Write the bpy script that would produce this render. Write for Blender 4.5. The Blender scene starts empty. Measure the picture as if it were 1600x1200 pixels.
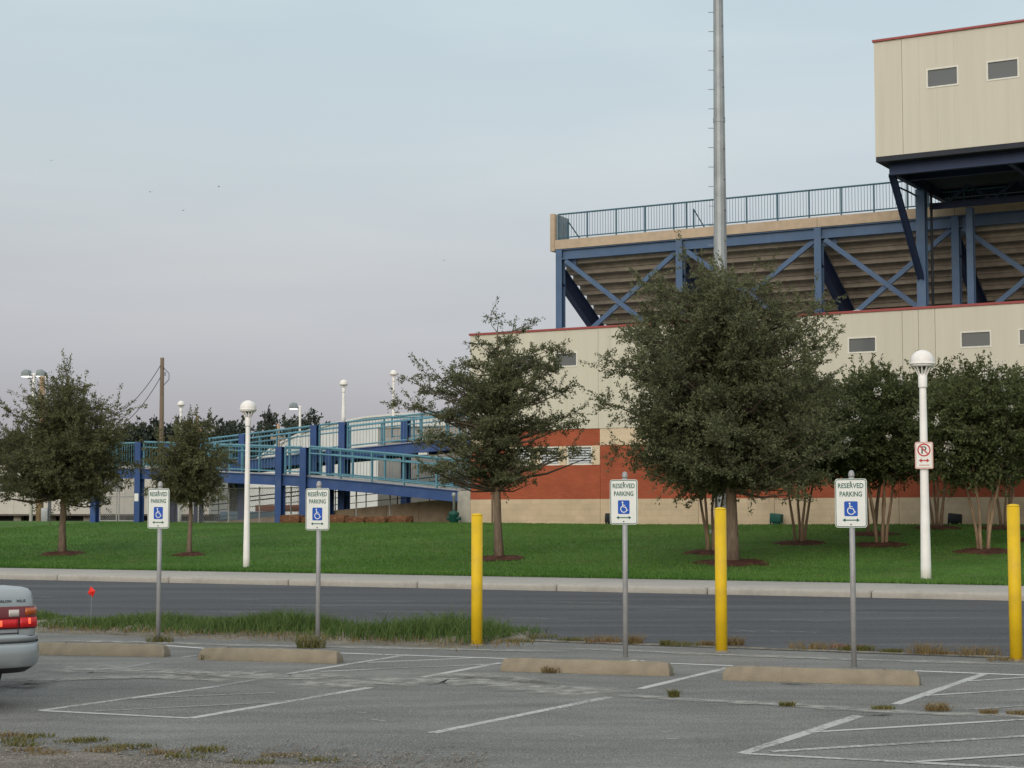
import bpy, bmesh, math, random
import numpy as np
from mathutils import Vector, Matrix
R = math.radians
random.seed(7)
rng = np.random.default_rng(11)

# ------------------------------------------------------------------ camera, sky, sun, exposure
scene = bpy.context.scene
col = scene.collection
F, H = 2750.0, 1.45                      # focal length in pixels of a 1600 px wide frame, eye height (seated in a car)
PITCH = math.atan(203.0 / F)
cam_d = bpy.data.cameras.new('camera'); cam = bpy.data.objects.new('camera', cam_d); col.objects.link(cam)
cam_d.sensor_width = 36.0; cam_d.lens = F / 1600.0 * 36.0
cam_d.clip_start = 0.1; cam_d.clip_end = 6000
cam.location = (0, 0, H); cam.rotation_euler = (math.pi / 2 + PITCH, 0, 0)
scene.camera = cam

SUN_EL, SUN_AZ = R(24), R(200)           # azimuth from +Y, clockwise: behind the camera, a little to the left
world = bpy.data.worlds.new('World'); scene.world = world; world.use_nodes = True
wn = world.node_tree.nodes; wl = world.node_tree.links; wn.clear()
wout = wn.new('ShaderNodeOutputWorld'); wadd = wn.new('ShaderNodeAddShader')
b1 = wn.new('ShaderNodeBackground'); b2 = wn.new('ShaderNodeBackground')
sky = wn.new('ShaderNodeTexSky'); sky.sky_type = 'NISHITA'; sky.sun_disc = False
sky.sun_elevation = SUN_EL; sky.sun_rotation = SUN_AZ; sky.dust_density = 3.0
b1.inputs['Strength'].default_value = 0.05
wl.new(sky.outputs[0], b1.inputs['Color'])
tc = wn.new('ShaderNodeTexCoord'); sx = wn.new('ShaderNodeSeparateXYZ'); wl.new(tc.outputs['Generated'], sx.inputs[0])
ramp = wn.new('ShaderNodeValToRGB')      # thin overcast veil, the same all round
stops = [(0.0, (.24, .215, .275)), (.05, (.30, .272, .325)), (.09, (.345, .315, .35)), (.14, (.40, .375, .37)),
         (.20, (.46, .475, .455)), (.29, (.455, .515, .505)), (.6, (.70, .74, .73)), (1.0, (.80, .83, .82))]
el = ramp.color_ramp.elements
el[0].position, el[0].color = stops[0][0], stops[0][1] + (1,)
el[1].position, el[1].color = stops[-1][0], stops[-1][1] + (1,)
for p_, c_ in stops[1:-1]:
    e_ = el.new(p_); e_.color = c_ + (1,)
mp = wn.new('ShaderNodeMapping'); mp.inputs['Scale'].default_value = (2.2, 2.2, 13.0)
nz = wn.new('ShaderNodeTexNoise'); nz.inputs['Scale'].default_value = 1.5; nz.inputs['Detail'].default_value = 4
wl.new(tc.outputs['Generated'], mp.inputs[0]); wl.new(mp.outputs[0], nz.inputs['Vector'])
cr2 = wn.new('ShaderNodeValToRGB'); cr2.color_ramp.elements[0].position = .45; cr2.color_ramp.elements[0].color = (.955, .965, .97, 1)
cr2.color_ramp.elements[1].position = .74; cr2.color_ramp.elements[1].color = (1.09, 1.07, 1.045, 1)
mx = wn.new('ShaderNodeMix'); mx.data_type = 'RGBA'; mx.blend_type = 'MULTIPLY'; mx.inputs[0].default_value = 1
wl.new(sx.outputs['Z'], ramp.inputs[0]); wl.new(nz.outputs[0], cr2.inputs[0])
wl.new(ramp.outputs[0], mx.inputs[6]); wl.new(cr2.outputs[0], mx.inputs[7])
wl.new(mx.outputs[2], b2.inputs['Color']); b2.inputs['Strength'].default_value = 1.0
wl.new(b1.outputs[0], wadd.inputs[0]); wl.new(b2.outputs[0], wadd.inputs[1]); wl.new(wadd.outputs[0], wout.inputs[0])

sd = bpy.data.lights.new('sun', 'SUN'); sun = bpy.data.objects.new('sun', sd); col.objects.link(sun)
sd.energy = 1.05; sd.angle = R(35); sd.color = (1.0, .95, .88)
dirv = Vector((math.sin(SUN_AZ) * math.cos(SUN_EL), math.cos(SUN_AZ) * math.cos(SUN_EL), math.sin(SUN_EL)))
sun.rotation_euler = dirv.to_track_quat('Z', 'Y').to_euler(); sun.location = (0, -10, 30)
scene.view_settings.view_transform = 'Standard'; scene.view_settings.look = 'None'
scene.view_settings.gamma = 1.0; scene.view_settings.exposure = 0.0
scene.view_settings.use_curve_mapping = False

# ------------------------------------------------------------------ pixel -> place (1600 x 1200 photo pixels)
def ray(x, y):
    cx = (x - 800) / F; cy = (600 - y) / F
    return (cx, math.cos(PITCH) - cy * math.sin(PITCH), math.sin(PITCH) + cy * math.cos(PITCH))
def at_z(x, y, z=0.0):
    r = ray(x, y); s = (z - H) / r[2]
    return Vector((r[0] * s, r[1] * s, z))
def at_Y(x, y, Y):
    r = ray(x, y); s = Y / r[1]
    return Vector((r[0] * s, Y, r[2] * s + H))
TH = R(26.3); TB = R(30.0)               # direction of the road, and of the stadium
CS, SN = math.cos(TH), math.sin(TH)
def site(s, t, z=0.0): return Vector((s * CS + t * SN, -s * SN + t * CS, z))
def to_site(p): return p[0] * CS - p[1] * SN, p[0] * SN + p[1] * CS
PB = Vector((-1.5433, 65.5, 0.0))        # left front corner of the concourse building
def bld(a, n, z=0.0):
    return Vector((PB.x + a * math.cos(TB) + n * math.sin(TB), PB.y - a * math.sin(TB) + n * math.cos(TB), z))
T_KERB, T_LAWN, T_TOP, Z_TOP, Z_WALK = 30.2, 33.45, 55.5, 1.08, 0.13
def lawn_h(t):
    if t < T_LAWN: return Z_WALK
    u = min(1.0, (t - T_LAWN) / (T_TOP - T_LAWN))
    return Z_WALK + (Z_TOP - Z_WALK) * (.65 * u + .35 * u * u * (3 - 2 * u))
def on_lawn(x, y):
    r = ray(x, y); Y = 30.0
    while Y < 130:
        X = r[0] / r[1] * Y; z = H + r[2] / r[1] * Y
        h = lawn_h(X * SN + Y * CS)
        if z <= h: return Vector((X, Y, h))
        Y += .02
    return Vector((X, Y, Z_TOP))

# ------------------------------------------------------------------ materials
def nodes_of(name):
    m = bpy.data.materials.new(name); m.use_nodes = True
    return m, m.node_tree.nodes, m.node_tree.links, m.node_tree.nodes['Principled BSDF']
def mat(name, c, rough=.7, var=.12, scale=6.0, big=0.5, bump=0.0, bscale=60.0, metal=0.0, spec=.3, stretch=None, dirt=None, dirt_amt=.35):
    m, n, l, b = nodes_of(name)
    t = n.new('ShaderNodeTexCoord'); v = t.outputs['Object']
    if stretch:
        mpp = n.new('ShaderNodeMapping'); mpp.inputs['Scale'].default_value = stretch; l.new(v, mpp.inputs[0]); v = mpp.outputs[0]
    def noise(s, d=5):
        q = n.new('ShaderNodeTexNoise'); q.inputs['Scale'].default_value = s; q.inputs['Detail'].default_value = d; l.new(v, q.inputs['Vector']); return q
    n1 = noise(scale); n2 = noise(big, 3)
    r = n.new('ShaderNodeMapRange'); r.inputs['From Min'].default_value = .3; r.inputs['From Max'].default_value = .7
    r.inputs['To Min'].default_value = 1 - var; r.inputs['To Max'].default_value = 1 + var; l.new(n1.outputs[0], r.inputs[0])
    r2 = n.new('ShaderNodeMapRange'); r2.inputs['From Min'].default_value = .3; r2.inputs['From Max'].default_value = .7
    r2.inputs['To Min'].default_value = 1 - var * .8; r2.inputs['To Max'].default_value = 1 + var * .8; l.new(n2.outputs[0], r2.inputs[0])
    mu = n.new('ShaderNodeMath'); mu.operation = 'MULTIPLY'; l.new(r.outputs[0], mu.inputs[0]); l.new(r2.outputs[0], mu.inputs[1])
    mix = n.new('ShaderNodeVectorMath'); mix.operation = 'SCALE'; mix.inputs[0].default_value = c; l.new(mu.outputs[0], mix.inputs['Scale'])
    out = mix.outputs[0]
    if dirt:
        n3 = noise(big * 3.1, 6); rr = n.new('ShaderNodeMapRange'); rr.inputs['From Min'].default_value = .5; rr.inputs['From Max'].default_value = .72
        rr.inputs['To Min'].default_value = 0; rr.inputs['To Max'].default_value = dirt_amt; l.new(n3.outputs[0], rr.inputs[0])
        mm = n.new('ShaderNodeMix'); mm.data_type = 'RGBA'; l.new(rr.outputs[0], mm.inputs[0]); l.new(out, mm.inputs[6]); mm.inputs[7].default_value = dirt + (1,)
        out = mm.outputs[2]
    l.new(out, b.inputs['Base Color'])
    b.inputs['Roughness'].default_value = rough; b.inputs['Metallic'].default_value = metal; b.inputs['Specular IOR Level'].default_value = spec
    if bump:
        n4 = noise(bscale, 4); bp = n.new('ShaderNodeBump'); bp.inputs['Strength'].default_value = bump; bp.inputs['Distance'].default_value = .02
        l.new(n4.outputs[0], bp.inputs['Height']); l.new(bp.outputs[0], b.inputs['Normal'])
    return m
def leaf_mat(name, c1, c2, trans=.25):
    m, n, l, b = nodes_of(name)
    a = n.new('ShaderNodeAttribute'); a.attribute_name = 'rnd'
    cr = n.new('ShaderNodeValToRGB'); cr.color_ramp.elements[0].color = c1 + (1,); cr.color_ramp.elements[1].color = c2 + (1,)
    l.new(a.outputs['Fac'], cr.inputs[0]); l.new(cr.outputs[0], b.inputs['Base Color'])
    b.inputs['Roughness'].default_value = .6; b.inputs['Specular IOR Level'].default_value = .25
    tr = n.new('ShaderNodeBsdfTranslucent'); l.new(cr.outputs[0], tr.inputs[0])
    ms = n.new('ShaderNodeMixShader'); ms.inputs[0].default_value = trans
    l.new(b.outputs[0], ms.inputs[1]); l.new(tr.outputs[0], ms.inputs[2]); l.new(ms.outputs[0], n['Material Output'].inputs[0])
    return m
def asphalt(name, c, chip, dust, dust_amt, streak=(1, 1, 1), bump=.5):
    m, n, l, b = nodes_of(name)
    t = n.new('ShaderNodeTexCoord'); v = t.outputs['Object']
    vo = n.new('ShaderNodeTexNoise'); vo.inputs['Scale'].default_value = 70; vo.inputs['Detail'].default_value = 3; l.new(v, vo.inputs['Vector'])
    r = n.new('ShaderNodeValToRGB'); r.color_ramp.elements[0].position = .33; r.color_ramp.elements[0].color = tuple(x * .48 for x in c) + (1,)
    r.color_ramp.elements[1].position = .68; r.color_ramp.elements[1].color = chip + (1,)
    e = r.color_ramp.elements.new(.5); e.color = c + (1,); l.new(vo.outputs[0], r.inputs[0])
    mpp = n.new('ShaderNodeMapping'); mpp.inputs['Scale'].default_value = streak; l.new(v, mpp.inputs[0])
    q = n.new('ShaderNodeTexNoise'); q.inputs['Scale'].default_value = .55; q.inputs['Detail'].default_value = 7; q.inputs['Roughness'].default_value = .62
    l.new(mpp.outputs[0], q.inputs['Vector'])
    rr = n.new('ShaderNodeMapRange'); rr.inputs['From Min'].default_value = .44; rr.inputs['From Max'].default_value = .7; rr.inputs['To Max'].default_value = dust_amt; l.new(q.outputs[0], rr.inputs[0])
    mm = n.new('ShaderNodeMix'); mm.data_type = 'RGBA'; l.new(rr.outputs[0], mm.inputs[0]); l.new(r.outputs[0], mm.inputs[6]); mm.inputs[7].default_value = dust + (1,)
    q2 = n.new('ShaderNodeTexNoise'); q2.inputs['Scale'].default_value = 2.3; q2.inputs['Detail'].default_value = 5; l.new(mpp.outputs[0], q2.inputs['Vector'])
    r3 = n.new('ShaderNodeMapRange'); r3.inputs['From Min'].default_value = .3; r3.inputs['From Max'].default_value = .7; r3.inputs['To Min'].default_value = .84; r3.inputs['To Max'].default_value = 1.14; l.new(q2.outputs[0], r3.inputs[0])
    q4 = n.new('ShaderNodeTexNoise'); q4.inputs['Scale'].default_value = 17; q4.inputs['Detail'].default_value = 6; q4.inputs['Roughness'].default_value = .75; l.new(v, q4.inputs['Vector'])
    r4 = n.new('ShaderNodeMapRange'); r4.inputs['From Min'].default_value = .3; r4.inputs['From Max'].default_value = .7; r4.inputs['To Min'].default_value = .78; r4.inputs['To Max'].default_value = 1.22; l.new(q4.outputs[0], r4.inputs[0])
    mu = n.new('ShaderNodeMath'); mu.operation = 'MULTIPLY'; l.new(r3.outputs[0], mu.inputs[0]); l.new(r4.outputs[0], mu.inputs[1])
    vm = n.new('ShaderNodeVectorMath'); vm.operation = 'SCALE'; l.new(mm.outputs[2], vm.inputs[0]); l.new(mu.outputs[0], vm.inputs['Scale'])
    l.new(vm.outputs[0], b.inputs['Base Color']); b.inputs['Roughness'].default_value = .9; b.inputs['Specular IOR Level'].default_value = .2
    bp = n.new('ShaderNodeBump'); bp.inputs['Strength'].default_value = bump; bp.inputs['Distance'].default_value = .01
    l.new(vo.outputs[0], bp.inputs['Height']); l.new(bp.outputs[0], b.inputs['Normal'])
    return m
def worn_paint(name, c, under, keep):
    m, n, l, b = nodes_of(name)
    t = n.new('ShaderNodeTexCoord')
    q = n.new('ShaderNodeTexNoise'); q.inputs['Scale'].default_value = 26; q.inputs['Detail'].default_value = 5; l.new(t.outputs['Object'], q.inputs['Vector'])
    q2 = n.new('ShaderNodeTexNoise'); q2.inputs['Scale'].default_value = 1.1; q2.inputs['Detail'].default_value = 3; l.new(t.outputs['Object'], q2.inputs['Vector'])
    ad = n.new('ShaderNodeMath'); ad.operation = 'ADD'; l.new(q.outputs[0], ad.inputs[0]); l.new(q2.outputs[0], ad.inputs[1])
    rr = n.new('ShaderNodeMapRange'); rr.inputs['From Min'].default_value = keep; rr.inputs['From Max'].default_value = keep + .16; l.new(ad.outputs[0], rr.inputs[0])
    mm = n.new('ShaderNodeMix'); mm.data_type = 'RGBA'; l.new(rr.outputs[0], mm.inputs[0]); mm.inputs[6].default_value = c + (1,); mm.inputs[7].default_value = under + (1,)
    l.new(mm.outputs[2], b.inputs['Base Color']); b.inputs['Roughness'].default_value = .8
    return m
def fade_mat(name, c, amt, scale=5.0, lo=.38, hi=.72):
    m, n, l, b = nodes_of(name)
    t = n.new('ShaderNodeTexCoord'); a = n.new('ShaderNodeAttribute'); a.attribute_name = 'rnd'
    q = n.new('ShaderNodeTexNoise'); q.inputs['Scale'].default_value = scale; q.inputs['Detail'].default_value = 7; q.inputs['Roughness'].default_value = .65; l.new(t.outputs['Object'], q.inputs['Vector'])
    rr = n.new('ShaderNodeMapRange'); rr.inputs['From Min'].default_value = lo; rr.inputs['From Max'].default_value = hi; rr.inputs['To Max'].default_value = amt; l.new(q.outputs[0], rr.inputs[0])
    mu = n.new('ShaderNodeMath'); mu.operation = 'MULTIPLY'; l.new(rr.outputs[0], mu.inputs[0]); l.new(a.outputs['Fac'], mu.inputs[1])
    b.inputs['Base Color'].default_value = c + (1,); b.inputs['Roughness'].default_value = .9; b.inputs['Specular IOR Level'].default_value = .1
    l.new(mu.outputs[0], b.inputs['Alpha'])
    return m
def brick_mat(name, c1, c2, mortar, bw, bh):
    m, n, l, b = nodes_of(name)
    t = n.new('ShaderNodeTexCoord'); mpp = n.new('ShaderNodeMapping'); mpp.inputs['Rotation'].default_value = (R(90), 0, 0)
    l.new(t.outputs['Object'], mpp.inputs[0])
    br = n.new('ShaderNodeTexBrick'); br.inputs['Scale'].default_value = 1; br.inputs['Brick Width'].default_value = bw; br.inputs['Row Height'].default_value = bh
    br.inputs['Mortar Size'].default_value = .006; br.inputs['Color1'].default_value = c1 + (1,); br.inputs['Color2'].default_value = c2 + (1,); br.inputs['Mortar'].default_value = mortar + (1,)
    l.new(mpp.outputs[0], br.inputs['Vector'])
    q = n.new('ShaderNodeTexNoise'); q.inputs['Scale'].default_value = 1.3; q.inputs['Detail'].default_value = 5; l.new(t.outputs['Object'], q.inputs['Vector'])
    r3 = n.new('ShaderNodeMapRange'); r3.inputs['From Min'].default_value = .3; r3.inputs['From Max'].default_value = .7; r3.inputs['To Min'].default_value = .86; r3.inputs['To Max'].default_value = 1.12; l.new(q.outputs[0], r3.inputs[0])
    vm = n.new('ShaderNodeVectorMath'); vm.operation = 'SCALE'; l.new(br.outputs[0], vm.inputs[0]); l.new(r3.outputs[0], vm.inputs['Scale'])
    l.new(vm.outputs[0], b.inputs['Base Color']); b.inputs['Roughness'].default_value = .85; b.inputs['Specular IOR Level'].default_value = .2
    bp = n.new('ShaderNodeBump'); bp.inputs['Strength'].default_value = .5; bp.inputs['Distance'].default_value = .01; bp.invert = True
    l.new(br.outputs['Fac'], bp.inputs['Height']); l.new(bp.outputs[0], b.inputs['Normal'])
    return m
def emit_mat(name, c, s):
    m, n, l, b = nodes_of(name); b.inputs['Base Color'].default_value = c + (1,)
    b.inputs['Emission Color'].default_value = c + (1,); b.inputs['Emission Strength'].default_value = s
    return m
def glass_mat(name, c, rough=.08):
    m, n, l, b = nodes_of(name); b.inputs['Base Color'].default_value = c + (1,); b.inputs['Roughness'].default_value = rough
    b.inputs['Specular IOR Level'].default_value = .6
    return m

M = {}
M['lot'] = asphalt('lot asphalt', (.155, .155, .146), (.285, .28, .265), (.30, .29, .265), .42, (.5, 1.4, 1), .6)
M['road'] = asphalt('road asphalt', (.068, .071, .078), (.108, .111, .118), (.15, .152, .152), .5, (.12, 1.6, 1), .4)
M['walk'] = mat('walk concrete', (.37, .35, .315), .85, .08, 9, .35, .3, 90, dirt=(.22, .2, .17))
M['grass_ground'] = mat('grass ground', (.062, .132, .024), .9, .3, 5, .35, .9, 40, spec=.1, dirt=(.13, .135, .05), dirt_amt=.6)
M['far_ground'] = mat('far ground', (.075, .095, .04), .9, .3, 2, .2, .4, 20, spec=.1)
M['gravel'] = mat('gravel', (.20, .18, .155), .95, .4, 32, 1.4, 1.0, 55, spec=.1, dirt=(.13, .115, .09))
M['dirt'] = mat('sandy dirt', (.20, .178, .145), .95, .3, 14, 1.2, .8, 60, spec=.1, dirt=(.10, .10, .05), dirt_amt=.6)
M['mulch'] = mat('mulch', (.085, .038, .026), .95, .5, 18, 3, 1.0, 40, spec=.1)
M['line'] = worn_paint('line paint', (.44, .44, .42), (.20, .20, .19), .98)
M['line_new'] = worn_paint('fresher line paint', (.60, .60, .575), (.22, .22, .21), 1.06)
M['line_faint'] = worn_paint('faint line paint', (.30, .30, .285), (.175, .175, .165), .93)
M['dust'] = fade_mat('dusty seam', (.36, .35, .32), 1.0, 6, .3, .6)
M['stain'] = fade_mat('dark stain', (.05, .05, .05), .8, 5, .35, .65)  # tone of the real stains and of the shadow painted at the sedan
M['redpaint'] = fade_mat('red spray', (.36, .05, .06), .9, 7, .3, .6)
M['roadscuff'] = fade_mat('road scuff', (.20, .205, .21), .8, 6, .35, .65)
M['stop'] = mat('stop concrete', (.26, .222, .162), .9, .10, 9, 2.0, .5, 90, dirt=(.17, .15, .12))
M['galv'] = mat('galvanised steel', (.33, .33, .33), .5, .12, 9, 1.5, metal=.15, spec=.4)
M['polegalv'] = mat('pole galvanised', (.33, .355, .37), .55, .12, 3, .4, metal=.35, dirt=(.2, .2, .19))
M['yellow'] = mat('yellow paint', (.70, .46, .012), .55, .07, 5, 1.2, .15, 40, spec=.3, dirt=(.40, .26, .05), dirt_amt=.5)
M['signwhite'] = mat('sign white', (.72, .735, .70), .45, .04, 8, 2)
M['signgreen'] = mat('sign green', (.010, .10, .075), .5, .05)
M['signblue'] = mat('sign blue', (.015, .085, .42), .5, .05)
M['signred'] = mat('sign red', (.50, .05, .05), .5, .05)
M['signpink'] = mat('faded red edge', (.60, .33, .28), .5, .08)
M['signblack'] = mat('sign black', (.06, .06, .05), .5, .05)
M['whitepaint'] = mat('white post paint', (.84, .82, .80), .5, .04, 4, .8, dirt=(.55, .52, .47), dirt_amt=.3)
M['globe'] = mat('globe acrylic', (.80, .77, .74), .35, .02, 3, 1)
M['darklens'] = mat('lamp base dark', (.06, .06, .06), .5)
M['redflag'] = mat('red vinyl', (.75, .025, .015), .5, .05)
M['cream'] = mat('cream metal panel', (.57, .54, .45), .55, .035, 1.5, .3, spec=.3, stretch=(2.2, 2.2, .12), dirt=(.44, .41, .33), dirt_amt=.25)
def rib_bump(m):
    n, l = m.node_tree.nodes, m.node_tree.links; b = n['Principled BSDF']
    t = n.new('ShaderNodeTexCoord'); w = n.new('ShaderNodeTexWave'); w.wave_type = 'BANDS'; w.bands_direction = 'X'; w.inputs['Scale'].default_value = 1.05
    l.new(t.outputs['Object'], w.inputs['Vector']); bp = n.new('ShaderNodeBump'); bp.inputs['Strength'].default_value = .10; bp.inputs['Distance'].default_value = .03
    l.new(w.outputs['Fac'], bp.inputs['Height']); l.new(bp.outputs[0], b.inputs['Normal'])
rib_bump(M['cream'])
M['creamblock'] = mat('cream masonry', (.62, .50, .36), .85, .06, 8, .5, .3, 60)
M['block'] = brick_mat('tan block', (.55, .43, .30), (.50, .395, .275), (.46, .37, .26), .4, .2)
M['brick'] = brick_mat('red brick', (.355, .088, .044), (.315, .075, .038), (.32, .10, .058), .21, .075)
M['coping'] = mat('red coping', (.31, .07, .065), .5, .08)
M['joint'] = mat('dark joint', (.28, .24, .19), .8)
M['winglass'] = glass_mat('window glass', (.11, .12, .125), .12)
M['winframe'] = mat('window frame', (.70, .68, .62), .5, .05)
M['louvre'] = mat('louvre slat', (.55, .58, .60), .5, .06)
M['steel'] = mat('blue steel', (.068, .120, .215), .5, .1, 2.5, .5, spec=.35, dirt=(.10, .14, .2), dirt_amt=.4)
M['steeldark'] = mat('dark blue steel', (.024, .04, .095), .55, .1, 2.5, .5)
M['greyblue'] = mat('grey blue panel', (.25, .29, .32), .6, .06)
M['raildk'] = mat('guard rail steel', (.055, .125, .17), .5, .1)
M['rampblue'] = mat('ramp blue', (.034, .074, .205), .5, .1, 2, .5, spec=.35, dirt=(.09, .13, .24), dirt_amt=.45)
M['teal'] = mat('teal rail', (.105, .245, .315), .5, .1, 3, .6)
M['darkrail'] = mat('dark rail', (.025, .05, .06), .5, .1)
M['precast'] = mat('precast concrete', (.31, .275, .23), .9, .12, 5, .6, .2, 60, dirt=(.15, .12, .095))
M['fascia'] = mat('fascia concrete', (.47, .37, .27), .9, .08, 5, .6, .2, 60, dirt=(.32, .26, .2))
M['deck'] = mat('deck concrete', (.36, .36, .34), .85, .1)
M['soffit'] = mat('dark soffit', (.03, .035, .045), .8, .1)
M['rampwall'] = mat('ramp wall concrete', (.30, .235, .17), .9, .12, 4, .6, .3, 50, dirt=(.17, .13, .1), dirt_amt=.6)
M['abut'] = mat('abutment concrete', (.38, .36, .31), .9, .1, 5, .6, .2, 50)
M['greywall'] = mat('grey wall', (.33, .31, .285), .85, .06, 3, .4)
M['white_roof'] = mat('white building skin', (.62, .63, .62), .6, .03, 2, .3)
M['trailer'] = mat('trailer siding', (.50, .475, .43), .7, .05, 3, .4)
M['trailerdark'] = mat('trailer dark', (.10, .085, .08), .8)
M['paleblue'] = mat('pale blue vinyl', (.20, .33, .48), .6, .1)
M['orangered'] = mat('faded orange vinyl', (.42, .13, .07), .6, .1)
M['bin'] = mat('grey plastic', (.09, .10, .11), .6, .1)
M['wood'] = mat('pole wood', (.17, .125, .09), .9, .18, 5, .6, .4, 30, stretch=(4, 4, .6))
M['woodlight'] = mat('pale pole wood', (.36, .25, .16), .9, .18, 5, .6, .4, 30, stretch=(4, 4, .6))
M['wire'] = mat('wire', (.03, .03, .035), .6)
M['lit'] = emit_mat('lit lens', (1.0, .98, .95), 1.2)
M['lamphead'] = mat('lamp head grey', (.22, .26, .28), .5)
M['straw'] = mat('bale straw', (.15, .075, .042), .95, .35, 24, 3, 1.0, 30, spec=.1)
M['greenbox'] = mat('green enamel', (.012, .075, .06), .5, .1)
M['darkbox'] = mat('dark enamel', (.018, .02, .025), .5, .1)
M['bark'] = mat('oak bark', (.20, .15, .11), .95, .25, 9, 2, .8, 30, stretch=(3, 3, .6))
M['twig'] = mat('twig bark', (.085, .068, .05), .95, .2, 9, 2)
M['barkmyrtle'] = mat('myrtle bark', (.27, .185, .12), .85, .25, 7, 1.6, .3, 30, stretch=(2, 2, .5))
M['leaf_oak'] = leaf_mat('oak leaf', (.088, .095, .044), (.185, .190, .088), .38)
M['leaf_oak2'] = leaf_mat('oak leaf grey green', (.090, .102, .050), (.190, .204, .104), .38)
M['leaf_myrtle'] = leaf_mat('myrtle leaf', (.055, .072, .028), (.140, .165, .064), .36)
M['leaf_far'] = leaf_mat('far leaf', (.030, .042, .032), (.075, .092, .066), .15)
M['petal'] = leaf_mat('petal', (.62, .58, .52), (.80, .77, .72), .3)
M['blade'] = leaf_mat('grass blade', (.050, .138, .020), (.125, .238, .045), .3)
M['blade_tall'] = leaf_mat('tall grass blade', (.045, .10, .022), (.14, .19, .055), .3)
M['blade_dry'] = leaf_mat('dry grass blade', (.15, .105, .045), (.30, .22, .10), .3)
M['blade_mix'] = leaf_mat('mixed weed blade', (.07, .095, .02), (.22, .18, .06), .3)
M['stone'] = mat('stone', (.20, .185, .165), .9, .3, 30, 4)
M['carpaint'] = mat('silver car paint', (.37, .40, .41), .28, .03, 2, .5, metal=.45, spec=.5)
M['cartrim'] = mat('black trim', (.03, .03, .033), .6)
M['carglass'] = glass_mat('car glass', (.02, .025, .028), .05)
M['tyre'] = mat('tyre rubber', (.022, .022, .022), .85, .1)
M['rim'] = mat('alloy rim', (.45, .45, .46), .35, .05, metal=.7)
M['taildark'] = glass_mat('dark red lens', (.12, .006, .010), .15)
M['tailred'] = emit_mat('lit red lens', (.50, .008, .012), .10)
M['tailhot'] = emit_mat('bulb glow', (1.0, .12, .05), 1.0)
M['tailamber'] = glass_mat('amber lens', (.42, .085, .010), .15)
M['tailclear'] = glass_mat('clear lens', (.55, .50, .46), .15)
M['badge'] = mat('dark badge lettering', (.03, .03, .035), .5)
M['bird'] = mat('bird', (.03, .03, .03), .8)

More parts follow.
